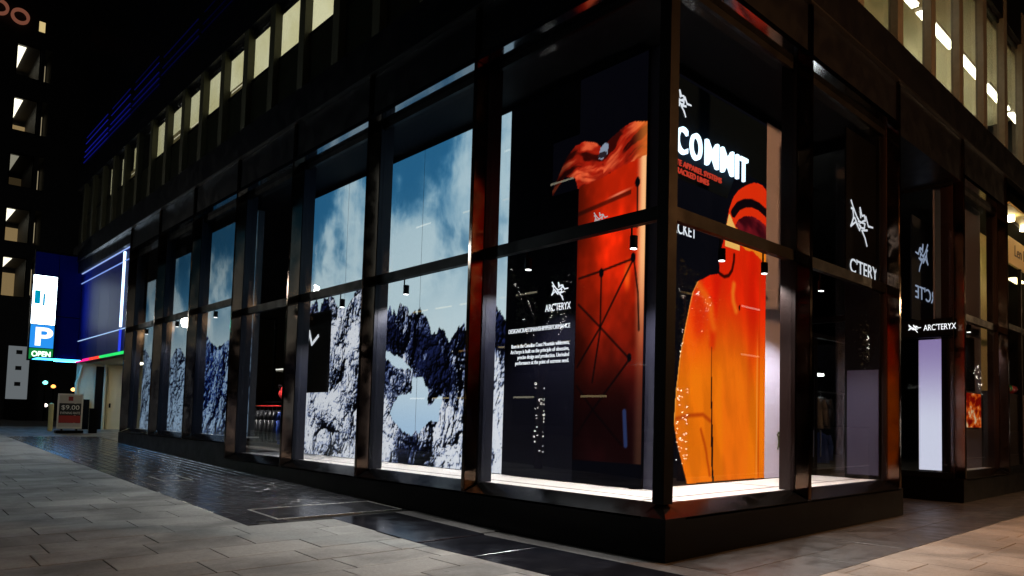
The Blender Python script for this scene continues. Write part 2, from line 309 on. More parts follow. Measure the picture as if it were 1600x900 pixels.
def jacket(Y, Z):
    yy = Y + (vnoise(Y*3, Z*3, 5, 3)-.5)*.05
    o = np.zeros(Y.shape+(3,)); o[:] = (.035,.035,.055); o = o + (vnoise(Y*2, Z*2, 8, 3)-.5)[...,None]*.02
    J = inpoly(Y, Z, JK_OUT)
    t = np.clip((Z-.65)/5.2, 0, 1)
    c = mix((.98,.47,.05), (.95,.15,.03), sstep(.30, .66, t + (vnoise(yy*1.2, Z*.8, 9, 3)-.5)*.14))
    c = mix(c, (.99,.40,.08), sstep(.42, .30, np.abs(Y-3.55)-.25*(t))*.35*sstep(.6, .2, t))
    fold = vnoise(yy*3.2 + Z*.6, Z*.9 - yy*.5, 14, 4); c = c*(.93 + .11*sstep(.3, .7, fold))[...,None]
    c = mix(c, (.86,.05,.02), sstep(.16, .0, pathd(yy, Z, [(2.95,4.0),(2.86,3.4),(2.82,2.9)]))*.45)       # armhole seam
    c = mix(c, (.90,.08,.02), sstep(.55, .05, np.hypot((Y-2.45)/.5, (Z-3.2)/.7))*.4)
    c = mix(c, (.98,.46,.08), sstep(.16, .0, pathd(yy, Z, [(2.42,3.84),(2.62,3.70),(2.78,3.5),(2.86,3.2)]))*.7)
    c = mix(c, (.99,.52,.12), sstep(.10, .0, pathd(yy, Z, [(3.44,4.0),(3.41,3.85),(3.44,3.7),(3.52,3.55)]))*.8)
    sl = sstep(.06, .0, pathd(Y, Z, [(1.9,1.66),(2.25,1.72),(2.6,1.74),(2.8,1.64)])); c = mix(c, (.70,.22,.03), sl*.8)      # cuff fold
    c = mix(c, (.98,.60,.16), (sstep(.05, .02, np.abs(Z-(1.1+.2*(Y-2)))) * (Y < 2.75))*.0)
    c = mix(c, (.72,.24,.03), sstep(.05, .0, pathd(yy, Z, [(2.55,1.5),(2.72,1.1),(2.80,.75)]))*.8)
    c = mix(c, (1,.72,.32), sstep(.035, .0, pathd(Y, Z, JK_OUT[13:20]))*.8)
    c = mix(c, (.99,.62,.30), sstep(.022, .008, np.abs(Y-4.20))*.5*sstep(3.4, 2.6, Z)); c = mix(c, (.80,.22,.03), sstep(.02, .006, np.abs(Y-4.27))*.6)
    c = mix(c, (.82,.06,.01), sstep(.20, .05, np.abs(Y-4.02))*.35*sstep(1.5, 3.8, Z))
    # hood: face opening, visor and chin
    arc = [(3.40,5.24),(3.55,5.40),(3.75,5.50),(3.98,5.555),(4.2,5.55),(4.5,5.47)]
    dband = pathd(Y, Z, arc)
    c = mix(c, (.93,.20,.05), ((Z > 5.05) & (Y > 3.2)).astype(float)*.8)
    vb = np.interp(Y, [3.4,3.55,3.8,4.0,4.15,4.5], [5.08,4.98,4.90,4.95,4.86,4.80])
    vt = np.interp(Y, [3.44,3.55,3.75,4.0,4.25,4.5], [5.0,5.16,5.27,5.32,5.30,5.22])
    cheek = inpoly(Y, Z, [(3.16,4.62),(3.20,5.0),(3.28,5.22),(3.38,5.10),(3.50,4.98),(3.62,4.90),(3.60,4.62)])
    c[cheek] = (.98,.74,.38)
    chin = (Z < vb) & (Z > vb-.24+.02*np.sin(Y*14)) & (Y > 3.5); c = mix(c, (.98,.58,.12), chin.astype(float)*.85)
    vis = (Z < vt) & (Z > vb) & (Y > 3.44)
    vcol = mix((.22,.03,.06), (.46,.08,.11), sstep(.40, .62, vnoise(Y*2.2+Z*2.5, Z*2-Y, 17, 3))); c[vis] = vcol[vis]
    c = mix(c, (.06,.025,.04), sstep(.085, .07, dband))
    c = mix(c, (.14,.02,.02), sstep(.045, .015, pathd(Y, Z, [(3.02,4.12),(3.15,4.09),(3.28,4.13),(3.38,4.24),(3.43,4.40),(3.44,4.52)]))*.9)
    c = mix(c, (.05,.03,.03), sstep(.03, .02, np.hypot(Y-3.62, (Z-3.62)/2))*1.)
    o[J] = np.clip(c, 0, 1)[J]
    edge = Y > 4.47
    return o
def backpack(X, Z):
    o = np.zeros(X.shape+(3,)); o[:] = (.018,.018,.035)
    crest = np.interp(X, [-3.28,-3.1,-2.95,-2.75,-2.55,-2.3,-2.15,-1.9,-1.7,-1.5,-1.2], [5.45,5.75,5.95,6.08,6.10,6.02,5.90,6.02,6.10,6.14,6.06])
    body_top = np.interp(X, [-2.7,-2.2,-1.7,-1.2], [5.36,5.40,5.50,5.56])
    lower = np.interp(X, [-3.3,-3.0,-2.75,-2.69,-2.6,-1.2], [5.35,5.62,5.55,5.40,.9,.8])
    roll = (Z < crest) & (Z > body_top-.02) & (Z > lower-.0)
    wv = (vnoise(X*2.6, Z*2.6, 89, 3)-.5)*.30
    acr = np.where(X > -2.1, (Z-5.55)-.55*(X+2.1)+wv, (Z-5.55)+.30*(X+2.1)+.35*(X+2.1)**2+wv); alo = np.where(X > -2.1, X*.9+Z*.4, X*1.1+7)
    f = vnoise(alo*1.6+30, acr*7.5+30, 91, 4, .45); f = .5+(f-.5)*1.25; f2 = vnoise(X*7, Z*7, 92, 3)
    rc = mix((.60,.10,.04), (.88,.34,.19), sstep(.50, .72, f)); rc = mix(rc, (.16,.02,.015), sstep(.46, .30, f)*.9); rc = rc*(.85+.3*f2)[...,None]; rc = rc*(.30+.70*sstep(-3.3,-2.6,X))[...,None]
    rc = mix(rc, (.97,.55,.20), sstep(-1.55,-1.22,X)*.6)
    o[roll] = rc[roll]
    kn = inpoly(X, Z, [(-2.22,5.74),(-2.18,5.90),(-2.08,5.96),(-2.0,5.92),(-2.03,5.76),(-2.14,5.70)]); o[kn] = (.52,.56,.62)
    kn = (np.hypot((X+2.13)/.10, (Z-5.78)/.05) < 1); o[kn] = (.15,.12,.14)
    body = (X > -2.66) & (X < -1.21) & (Z < body_top) & (Z > .98)
    t = np.clip((Z-1)/4.4, 0, 1)
    c = mix((.10,.025,.03), (.96,.16,.03), sstep(.12, .78, t))
    c = c*(.42+.58*sstep(-2.75,-1.9,X))[...,None]
    ww = vnoise(X*1.6, Z*1.1, 95, 4); c = c*(.72+.5*sstep(.3,.7,ww))[...,None]
    c = mix(c, (.98,.36,.08), sstep(.45,.1, np.hypot((X+1.55)/.22,(Z-3.8)/.75))*.8*sstep(.35,.65,ww+.1))
    c = mix(c, (.99,.72,.48), sstep(-1.42,-1.26,X)*(.15+.85*sstep(.25,.75,t)))
    c = mix(c, (.05,.02,.02), sstep(.05,.02,np.abs(Z-(4.93+.12*(X+2.6)-.0)))*.55*(X<-1.5)); c = mix(c, (.95,.55,.40), sstep(.03,.0,np.abs(Z-(5.05+.14*(X+2.0))))*sstep(.35,.0,np.abs(X+1.75))*.9)
    for p in ([(-2.6,3.87),(-2.1,3.93),(-1.45,4.03)], [(-1.45,4.0),(-2.1,3.05),(-2.6,2.45)], [(-2.6,3.45),(-2.1,3.05),(-1.5,2.55)], [(-1.5,2.5),(-2.25,1.75),(-2.6,1.35)], [(-2.6,2.15),(-2.2,1.75),(-1.6,1.25)], [(-2.1,3.95),(-2.1,3.0),(-2.25,2.2)], [(-1.38,5.25),(-1.37,4.5)], [(-1.42,4.0),(-1.33,3.5),(-1.30,2.95)]):
        c = mix(c, (.03,.015,.02), sstep(.028,.010,pathd(X, Z, p))*.75)
    for q in ((-1.44,4.05,.08),(-2.1,3.9,.08),(-1.48,2.55,.07),(-1.38,5.18,.08)): c = mix(c, (.02,.02,.03), sstep(1.05,.8,np.hypot((X-q[0])/(q[2]*.7),(Z-q[1])/q[2])))
    c = mix(c, (.16,.22,.38), sstep(.05,.025,pathd(X, Z, [(-1.56,1.75),(-1.54,1.5),(-1.52,1.25)]))*.8)
    o[body] = np.clip(c,0,1)[body]
    return o

# ================================================================== GROUND
SLOPE = .0245
def G(x): return SLOPE*min(max(0., -x-2.), 40.)
def sheet(mb, xs, ys, dz):
    n = len(ys); vs = [(x, y, G(x)+dz) for x in xs for y in ys]
    fs = [(i*n+j, (i+1)*n+j, (i+1)*n+j+1, i*n+j+1) for i in range(len(xs)-1) for j in range(n-1)]
    return mb.add(vs, fs)
gx = [-900,-120,-60,-42,-36,-30,-24,-18,-12,-8,-5,-3.5,-2.5,-2,0,3,8,20,60,900]
tag(sheet(MB(), gx, [-900,-100,-30,-7.9,0,40,900], -.15).build('ground', ASPH), kind='structure')
road = MB(); sheet(road, gx[1:-1], [-20,-7.72], -.146); tag(road.build('road', ASPH), kind='structure')
kb = MB()
for a, b in zip(gx[1:12], gx[2:13]):
    kb.hexa([(a,-7.7,G(a)-.2),(b,-7.7,G(b)-.2),(b,-7.4,G(b)-.2),(a,-7.4,G(a)-.2),(a,-7.7,G(a)),(b,-7.7,G(b)),(b,-7.4,G(b)),(a,-7.4,G(a))])
kb.box((-2.5,-7.7,-.2),(7.7,-7.4,0)); kb.box((7.4,-7.4,-.2),(7.7,60,0))
tag(kb.build('kerb', KERB), kind='structure')
# pavement bed under the slabs (joint colour), then each slab as its own piece
bed = MB(); sheet(bed, [x for x in gx if -65 < x <= 0] + [7.4], [-7.4,-.40], -.02); bed.box((-.3,-.4,-.3),(7.4,60,-.02))
pave = tag(bed.build('sidewalk', JOINT), kind='structure')
def slabmesh(lx, ly, m, h=.05):
    return MB().box((-lx/2,-ly/2,-h),(lx/2,ly/2,0)).mesh('paving_slab', m, bevel=.004)
PX, PL, GAP = .64, 1.03, .011
slabA = [slabmesh(PX-GAP, PL-GAP, PAVER) for _ in range(1)][0]
slabB = slabmesh(PL-GAP, PX-GAP, PAVERB)
far = MB(); cnt = 0
def put(me, x, y, name='paving_slab', parent=pave, jitter=.0016):
    o = bpy.data.objects.new(name, me); COL.objects.link(o); o.parent = parent
    o.location = (x, y, G(x)+random.uniform(-jitter, jitter)); o.rotation_euler = (random.uniform(-.0015,.0015), (SLOPE if x < -2 else 0)+random.uniform(-.0015,.0015), 0)
    return o
# street A: rows run across the pavement; measured joints anchor the first rows
phase = {0: -4.27, 1: -4.975, 2: -4.46, 3: -5.32, 4: -4.97}
x = -1.62 + PX*6 - PX/2
rows = []
r = -6
while True:
    xc = -2.54 - PX*r
    if xc < -26: break
    rows.append((r, xc)); r += 1
for r, xc in rows:
    ph = phase.get(r, -4.9 + random.uniform(-.5, .5))
    ytop = -3.05 if xc < -4.9 else -1.85
    y = ph + PL*8
    while y > -7.4:
        y0, y1 = y-PL, y
        lo, hi = max(y0, -7.4), min(y1, ytop)
        if hi-lo > .06:
            near = xc > -15.5
            full = abs(hi-lo-PL) < 1e-6
            if near:
                me = slabA if full else slabmesh(PX-GAP, hi-lo-GAP, PAVER)
                put(me, xc, (lo+hi)/2)
            else:
                a, b = xc-PX/2+GAP/2, xc+PX/2-GAP/2
                far.hexa([(a,lo+GAP,G(a)-.05),(b,lo+GAP,G(b)-.05),(b,hi,G(b)-.05),(a,hi,G(a)-.05),(a,lo+GAP,G(a)),(b,lo+GAP,G(b)),(b,hi,G(b)),(a,hi,G(a))])
        y -= PL
for xc in np.arange(-26.2, -64, -PX):
    xc = float(xc); off = random.uniform(0, PL); y = -7.4 + off - PL
    while y < -3.05:
        lo, hi = max(y, -7.4), min(y+PL, -3.05)
        if hi-lo > .06:
            a, b = xc-PX/2+GAP/2, xc+PX/2-GAP/2
            far.hexa([(a,lo+GAP,G(a)-.05),(b,lo+GAP,G(b)-.05),(b,hi,G(b)-.05),(a,hi,G(a)-.05),(a,lo+GAP,G(a)),(b,lo+GAP,G(b)),(b,hi,G(b)),(a,hi,G(a))])
        y += PL
tag(far.build('far_paving', PAVER, pave), kind='stuff')
# street B: rows run the other way
r = 0
for yc in np.arange(-1.6, 22, PX):
    yc = float(yc); off = random.uniform(0, PL) if r % 2 else random.uniform(0, PL); x0 = 1.95 - off
    while x0 < 7.4:
        lo, hi = max(x0, 1.95), min(x0+PL, 7.4)
        if hi-lo > .06 and not (yc > 12 and lo > 4):
            me = slabB if abs(hi-lo-PL) < 1e-6 else slabmesh(hi-lo-GAP, PX-GAP, PAVERB)
            put(me, (lo+hi)/2, yc)
        x0 += PL
    r += 1
# dark paving along the building: brick field, granite slabs, concrete border
bk = MB(); bx_, by_ = .42, .20
yy = -3.05; row = 0
while yy < -.46:
    xx = -4.92 - (.21 if row % 2 else 0)
    while xx > -27.5:
        g = .006; a, b = xx-bx_+g, xx-g; c, d = yy+g, min(yy+by_, -.44)-g
        if not ((-6.3 < (a+b)/2 < -5.12 and -2.55 < c < -.5) or (-12.0 < (a+b)/2 < -10.86 and -2.52 < c < -1.96)):
            h = random.uniform(-.001, .001); t = random.uniform(-.0012, .0012)
            za, zb = G(a)+h, G(b)+h
            e = .009
            bk.add([(a,c,za-.008),(b,c,zb-.008),(b,d,zb-.008),(a,d,za-.008),(a+e,c+e,za+t),(b-e,c+e,zb+t),(b-e,d-e,zb-t),(a+e,d-e,za-t)],
                   [(4,5,6,7),(0,1,5,4),(1,2,6,5),(2,3,7,6),(3,0,4,7)])
        xx -= bx_
    yy += by_; row += 1
tag(bk.build('brick_paving', BRICK, pave), kind='stuff')
def slab_strip(xs, y0, y1, m):
    for a, b in zip(xs[:-1], xs[1:]):
        put(slabmesh(b-a-.006, y1-y0-.006, m), (a+b)/2, (y0+y1)/2)
slab_strip([-4.9,-3.7,-2.5,-1.3,-.1,1.0,1.95], -1.85, -.78, GRAN)
slab_strip([-4.9,-3.9,-2.6,-1.2,.2,1.0,1.95], -.78, -.44, CONC)
ysB = [-.44, 1.25, 2.75, 4.6, 6.4, 8.2, 9.9, 11.6, 13.4, 15.2, 17, 19, 21]
for i, (a, b) in enumerate(zip(ysB[:-1], ysB[1:])):
    for lo, hi in ((.44, 1.25), (1.25, 1.95)): put(slabmesh(hi-lo-.006, b-a-.006, DSLAB), (lo+hi)/2, (a+b)/2 + (.0 if lo < 1 else 0))
for i in range(3): put(slabmesh(1.0, 1.04, DSLAB), -.08, 6.95+1.05*i)
for i in range(3): put(slabmesh(1.0, 1.04, DSLAB), -1.09, 6.95+1.05*i)
# garage apron
ap = MB(); sheet(ap, [-36,-33,-30,-27.5], [-3.05,-.4], .0); 
apron = tag(ap.build('garage_apron', mat('apron_concrete', (.16,.155,.14), .5, noise=.25, nscale=9, stains=.3, rnoise=.15)), kind='structure')
ap2 = MB(); sheet(ap2, [-36,-33,-30,-27.5,-24.2], [-.4, 4], .0); tag(ap2.build('garage_floor', MATS['apron_concrete']), kind='structure')
for nm, (x0, x1, y0, y1), lb in (('access_hatch', (-6.29,-5.13,-2.54,-.52), 'large rectangular pavement hatch with pale steel rim near the shop base'),
                                 ('access_hatch', (-11.98,-10.87,-2.51,-1.97), 'small rectangular pavement hatch with pale steel rim farther along the shop front')):
    h = empty(nm, ((x0+x1)/2, (y0+y1)/2, G((x0+x1)/2)), lb, 'hatch', 'pavement hatches in the brick strip')
    rim = MB()
    def fl(a, b, c, d, dz, mb, th=.02):
        mb.hexa([(a,c,G(a)+dz-th),(b,c,G(b)+dz-th),(b,d,G(b)+dz-th),(a,d,G(a)+dz-th),(a,c,G(a)+dz),(b,c,G(b)+dz),(b,d,G(b)+dz),(a,d,G(a)+dz)])
    t = .035
    fl(x0, x1, y0, y0+t, .004, rim); fl(x0, x1, y1-t, y1, .004, rim); fl(x0, x0+t, y0+t, y1-t, .004, rim); fl(x1-t, x1, y0+t, y1-t, .004, rim)
    rim.build('rim', mat('worn_steel', (.45,.44,.42), .45, .7, noise=.3, nscale=20), h)
    lid = MB(); yy = y0+t+.004
    while yy < y1-t-.02:
        fl(x0+t+.004, x1-t-.004, yy, min(yy+.19, y1-t-.004), .0, lid); yy += .2
    lid.build('lid', BRICK, h)

# ================================================================== CORNER SHOP BUILDING
GA = .14          # glass stands this far outside the structural line
PR = .433         # fins and plinth project to here
SZ, SZ2 = .64, 1.035
HT = 7.14         # head of glass
shop = empty('shop_building', (0, 0, 0), 'black corner shop building with tall display windows and projecting bronze fins', 'building')
def S(mb, name, m, parent=shop, **k): return mb.build(name, m, parent, **k)
# plinths
p = MB(); p.prism([(-13.8,-.2),(PR,-.2),(PR,.488),(-13.8,.488)], 'y', -PR, -.05); S(p, 'plinth', BLACK)
p = MB(); p.box((-24.25,-PR,-.1),(-13.8,-.05,.885)); S(p, 'plinth', BLACK)
p = MB(); p.box((.05,-.05,-.2),(PR,6.41,.488)); S(p, 'plinth', BLACK)
p = MB(); p.box((-2.2,6.11,-.2),(.05,6.41,.488)); S(p, 'plinth', BLACK)
p = MB(); p.box((-2.2,9.74,-.2),(PR,9.99,.488)); S(p, 'plinth', BLACK)
p = MB(); p.box((.05,9.99,-.2),(PR,20,.488)); S(p, 'plinth', BLACK)
def finA(X, zs, name='fin'):
    zb = zs-.148; t = .085
    f = MB().prism([(-PR,zb),(-PR,8.09),(-.2,8.09),(-.2,zs-.03)], 'x', X-t, X); o = S(f, name, BRONZE, bevel=.009)
    j = MB().box((X-t-.03,-.2,zs-.02),(X+.02,.06,HT+.1)); j.build('jamb', FRAME, o)
    return o
def finB(Y, zs=SZ, name='fin', jin=True):
    zb = zs-.148; t = .085
    f = MB().prism([(PR,zb),(PR,8.09),(.2,8.09),(.2,zs-.03)], 'y', Y, Y+t); o = S(f, name, BRONZE, bevel=.009)
    if jin: MB().box((-.06,Y-.02,zs-.02),(.2,Y+t+.03,HT+.1)).build('jamb', mat('brown_frame', (.016,.008,.007), .4, spec=.25), o)
    return o
XF = [-3.53,-6.94,-10.36,-13.77]
for X in XF: finA(X, SZ)
for X in (-17.2,-20.6,-24.1): finA(X, SZ2)
finB(2.9); finB(6.26)
def bayA(x1, x0, zs, tz, panes=True):
    """bay between fin faces x0 (left) and x1 (right)"""
    a, b = x0+.02, x1
    zb = zs-.148
    S(MB().hexa([(a,-PR,zb-.03),(b,-PR,zb-.03),(b,-.10,zs-.08),(a,-.10,zs-.08),(a,-PR,zb),(b,-PR,zb),(b,-.12,zs-.01),(a,-.12,zs-.01)]), 'sill', SILL)
    S(MB().box((a,-PR+.002,7.21),(b,-.10,7.298)), 'head_soffit', SOFF)
    w_ = S(MB().box((a,-.17,HT-.04),(b,-.11,7.208)), 'window', BLKMET)
    MB().box((a,-.19,tz-.17),(b,-.09,tz)).build('transom', BLKMET, w_)
    MB().box((a,-GA-.006,zs-.005),(b,-GA+.006,tz-.17)).build('pane', GLASS, w_)
    MB().box((a,-GA-.006,tz),(b,-GA+.006,HT-.04)).build('pane', GLASS, w_)
    S(MB().box((x0+.02,-PR+.05,7.3),(x1,-.1,8.085)), 'fascia_panel', FASCIA, bevel=.004)
def bayB(y0, y1, zs, tz):
    a, b = y0, y1-.02
    zb = zs-.148
    S(MB().hexa([(PR,a,zb-.03),(PR,b,zb-.03),(.10,b,zs-.08),(.10,a,zs-.08),(PR,a,zb),(PR,b,zb),(.12,b,zs-.01),(.12,a,zs-.01)]), 'sill', SILL)
    S(MB().box((.10,a,7.21),(PR-.002,b,7.298)), 'head_soffit', SOFF)
    w_ = S(MB().box((.11,a,HT-.04),(.17,b,7.208)), 'window', BLKMET)
    MB().box((.09,a,tz-.17),(.19,b,tz)).build('transom', BLKMET, w_)
    MB().box((GA-.006,a,zs-.005),(GA+.006,b,tz-.17)).build('pane', GLASS, w_)
    MB().box((GA-.006,a,tz),(GA+.006,b,HT-.04)).build('pane', GLASS, w_)
    S(MB().box((.1,y0,7.3),(PR-.05,y1,8.085)), 'fascia_panel', FASCIA, bevel=.004)
TZ = 4.27
bayA(.06, -3.53, SZ, TZ)
bayA(-3.615, -6.94, SZ, TZ); bayA(-7.025, -10.36, SZ, TZ); bayA(-10.445, -13.77, SZ, TZ)
bayA(-13.855, -17.2, SZ2, 4.63); bayA(-17.285, -20.6, SZ2, 4.63); bayA(-20.685, -24.1, SZ2, 4.63)
bayB(-.06, 2.9, SZ, TZ); bayB(2.985, 6.26, SZ, TZ)
# corner pieces
S(MB().box((.04,-.22,SZ-.02),(.22,-.04,HT+.1)), 'corner_post', BLKMET, bevel=.006)
S(MB().hexa([(.06,-PR,.46),(PR,-PR,.46),(PR,-.06,.46),(.06,-.06,.46),(.06,-PR+.002,.49),(PR-.002,-PR+.002,.49),(PR-.002,-.06,.49),(.06,-.06,.5)]), 'corner_sill', SILL)
S(MB().add([(.06,-PR,.491),(PR,-PR,.491),(PR,-.06,.491),(.12,-.12,.63),(.06,-.12,.63),(.12,-.06,.63)], [(0,1,3,4),(1,2,5,3),(0,4,3),(2,3,5)]), 'corner_sill', SILL)
S(MB().box((.06,-PR+.05,7.21),(PR-.05,-.06,8.085)), 'fascia_panel', FASCIA)
# trim line and upper band
for nm, a, b in (('trim', (-34,-PR-.03,8.088), (PR+.03,-PR+.1,8.115)),): S(MB().box(a, b), nm, TRIM)
S(MB().box((PR-.1,-PR+.1,8.088),(PR+.03,21,8.115)), 'trim', TRIM)
S(MB().box((-34,-PR,8.116),(PR,-.1,8.86)), 'fascia_band', FASCIA)
S(MB().box((PR-.3,-.1,8.116),(PR,21,8.86)), 'fascia_band', FASCIA)
S(MB().box((-34,-PR+.05,7.6),(-24.2,-.1,8.085)), 'fascia_panel', FASCIA)
# upper storey along street A: piers, windows with lit blinds
LITS = {0: .30, 1: .0, 2: .95, 3: .92, 4: .9, 5: .9, 6: .86, 7: .84, 8: .8, 9: .8, 10: .78, 11: .76, 12: .72, 13: .7, 14: .66, 15: .6, 16: .6}
def blindmat(k, s):
    m = bpy.data.materials.new('lit_blind'); m.use_nodes = True; t = m.node_tree; t.nodes.remove(t.nodes['Principled BSDF'])
    e = t.nodes.new('ShaderNodeEmission'); nz = t.nodes.new('ShaderNodeTexNoise'); nz.inputs['Scale'].default_value = .9
    ge = t.nodes.new('ShaderNodeNewGeometry'); t.links.new(ge.outputs['Position'], nz.inputs['Vector'])
    cr = t.nodes.new('ShaderNodeValToRGB'); cr.color_ramp.elements[0].color = (.84,.76,.36,1); cr.color_ramp.elements[1].color = (1.0,.94,.56,1)
    cr.color_ramp.elements[0].position = .25; cr.color_ramp.elements[1].position = .6
    t.links.new(nz.outputs['Fac'], cr.inputs[0]); t.links.new(cr.outputs[0], e.inputs[0]); e.inputs[1].default_value = s*1.15
    t.links.new(e.outputs[0], t.nodes['Material Output'].inputs[0]); return m
for k in range(17):
    X = -5.34 - 1.705*k
    S(MB().box((X,-PR+.003,8.861),(X+.30,-.24,11.46)), 'pier', PIER, bevel=.006)
    a, b = X-1.705+.30, X
    win = S(MB().box((a,-.30,10.08),(b,-.25,10.15)), 'upper_window', BLKMET)
    MB().box((a,-.30,11.34),(b,-.25,11.46)).build('head', BLKMET, win)
    MB().box((a,-.285,8.861),(b,-.275,10.08)).build('spandrel', SPAND, win)
    MB().box((a,-.288,10.15),(b,-.282,11.34)).build('pane', GLASS, win)
    s = LITS.get(k, .6)
    drop = {5: .22, 7: .12, 8: .34, 11: .3}.get(k, random.choice((0, 0, .03, .06)) if k > 3 else 0)
    if drop > .1: MB().box((a+.01,-.248,10.155),(b-.01,-.243,10.16+drop)).build('room_glow', emit('dim_room', (.30,.24,.10), .5), win); MB().box((a+.1,-.256,10.2+drop*.4),(b-.5,-.25,10.23+drop*.4)).build('room_light', emit('room_tube', (1,.9,.6), 1.2), win)
    if k == 0: MB().box((a,-.26,10.15),(b,-.255,11.34)).build('curtain', emit('dim_brown_curtain', (.20,.11,.035), .6), win)
    elif k != 1:
        MB().box((a+.01+(.0 if k < 10 else random.uniform(.1,.9)),-.262,10.155+drop),(b-.01,-.257,11.22)).build('blind', blindmat(k, s), win)
        MB().box((a+.01,-.268,11.225),(b-.01,-.25,11.26)).build('blind_rail', BLKMET, win)
    else: MB().box((a,-.26,10.15),(b,-.255,11.34)).build('curtain', DARKIN, win)
S(MB().box((-34,-PR+.003,11.461),(PR,.1,13.2)), 'upper_wall', FASCIA)
S(MB().box((-34,-.22,8.86),(-.5,.3,11.46)), 'upper_wall', DARKIN)
S(MB().box((-34,-.3,13.2),(PR,.1,20)), 'upper_wall', FASCIA)
S(MB().box((-3.63,-PR+.003,8.861),(PR-.02,-.16,13.2)), 'corner_wall', FASCIA)
S(MB().box((.16,-.16,8.861),(PR-.02,4.3,13.2)), 'corner_wall', FASCIA)
# far mouldings: reflected blue sign light put in as emission, fading by segment
BL = [emit('blue_glow_%d' % i, (.015,.02,.55), s) for i, s in enumerate((.34,.22,.11,.04,.015))]
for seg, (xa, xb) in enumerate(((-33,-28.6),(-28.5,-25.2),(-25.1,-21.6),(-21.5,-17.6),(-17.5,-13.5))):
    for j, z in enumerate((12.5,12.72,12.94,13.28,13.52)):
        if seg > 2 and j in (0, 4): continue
        S(MB().box((xa+j*.1,-PR-.02,z),(xb-j*.05,-PR+.0,z+.02)), 'glow_moulding', BL[min(4, seg + (1 if j in (0,4) else 0))])
# upper storey along street B: open-looking office floor behind piers
for k in range(-1, 9):
    Y = 6.49 + 1.72*k
    S(MB().box((.24,Y-.26,8.861),(PR-.003,Y,13.2)), 'pier', mat('grey_pier', (.085,.082,.07), .6, noise=.15), bevel=.006)
    if k < 8:
        a, b = Y, Y+1.46
        win = S(MB().box((.26,a,8.861),(.32,b,8.90)), 'upper_window', BLKMET); MB().box((.285,a,8.90),(.292,b,12.2)).build('pane', GLASS, win)
        MB().box((.27,a,12.2),(.31,b,12.3)).build('head', BLKMET, win)
S(MB().box((.05,4.2,12.301),(PR-.02,21,18)), 'upper_wall', FASCIA)
KH = mat('khaki_office_wall', (.55,.50,.30), .8, noise=.08, nscale=.8)
office = MB(); office.box((-2.6,3.6,8.86),(-2.5,21,12.3)); office.box((-2.6,3.5,8.86),(.1,3.6,12.3)); office.box((-2.6,20.9,8.86),(.1,21,12.3))
S(office, 'office_wall', KH); S(MB().box((-2.6,3.5,12.25),(.1,21,12.35)), 'office_ceiling', mat('office_ceiling', (.5,.47,.36), .8)); S(MB().box((-2.6,3.5,8.7),(.1,21,8.86)), 'office_floor', KH)
OLT = emit('office_tube', (1,.93,.62), 22)
for i in range(6):
    y0 = 5.2+2.5*i
    l = S(MB().box((-.72,y0,11.56),(-.56,y0+2.2,11.60)), 'office_light', OLT); MB().box((-.76,y0,11.601),(-.52,y0+2.2,11.68)).build('housing', WHITE, l)
    if i > 2: S(MB().box((-1.9,y0,10.9),(-1.75,y0+1.6,10.94)), 'office_light', OLT)
# interior: display floors, backs and ceiling
def floorA(x0, x1, z, depth, step=.0):
    f = S(MB().box((x0,-.12,z-.05),(x1,depth,z-.022)), 'display_floor', WHITEF)
    MB().box((x0,.28,z-.0219),(x1,.33,z-.0205)).build('groove', GROOVE, f)
    return f
floorA(-13.77, .06, SZ, 1.12); floorA(-24.1, -13.86, SZ2, .4)
fB = S(MB().box((-1.3,1.121,SZ-.05),(.12,6.24,SZ-.022)), 'display_floor', WHITEF)
MB().box((-.33,.0,SZ-.0205),(-.28,6.24,SZ-.019)).build('groove', GROOVE, fB); MB().box((-1.28,5.0,SZ-.0219),(-.33,5.05,SZ-.0205)).build('groove', GROOVE, fB)
MB().box((-1.28,3.2,SZ-.0219),(-.33,3.25,SZ-.0205)).build('groove', GROOVE, fB)
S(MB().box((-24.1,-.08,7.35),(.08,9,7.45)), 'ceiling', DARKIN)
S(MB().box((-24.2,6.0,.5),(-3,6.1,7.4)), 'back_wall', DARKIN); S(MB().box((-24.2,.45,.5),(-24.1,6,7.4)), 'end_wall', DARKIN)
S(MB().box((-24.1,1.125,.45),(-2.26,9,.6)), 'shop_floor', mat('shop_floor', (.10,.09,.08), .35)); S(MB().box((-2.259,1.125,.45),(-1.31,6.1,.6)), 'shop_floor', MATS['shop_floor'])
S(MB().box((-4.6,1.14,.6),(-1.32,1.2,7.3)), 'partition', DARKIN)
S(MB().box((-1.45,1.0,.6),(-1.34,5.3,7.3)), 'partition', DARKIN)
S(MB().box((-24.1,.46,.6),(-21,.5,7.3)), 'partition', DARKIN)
# entrance recess on street B: glazed return wall, far bay
S(MB().box((-.58,6.16,SZ),(.1,6.2,7.3)), 'end_wall', DARKIN)
r_ = S(MB().box((-2.2,9.70,3.64),(PR-.2,9.80,4.05)), 'return_window', BLKMET)
MB().box((-2.2,9.72,.488),(PR-.2,9.78,.62)).build('frame', BLKMET, r_); MB().box((-2.2,9.72,7.05),(PR-.2,9.78,7.12)).build('frame', BLKMET, r_); MB().box((.10,9.72,.62),(.14,9.78,3.64)).build('frame', BLKMET, r_)
MB().box((-2.2,9.745,.62),(.22,9.757,3.64)).build('pane', GLASS, r_); MB().box((-2.2,9.745,4.05),(.22,9.757,7.05)).build('pane', GLASS, r_)
finB(9.86); finB(13.18)
bayB(9.945, 13.18, SZ, TZ)
S(MB().box((-2.3,6.4,7.12),(PR-.05,9.86,8.085)), 'fascia_panel', FASCIA); S(MB().box((.1,6.345,7.3),(PR-.05,6.5,7.31)), 'fascia_trim', FASCIA)
dr = MB()
for y in (6.42,7.95,8.05,9.62): dr.box((-2.25,y,.05),(-2.18,y+.07,3.6))
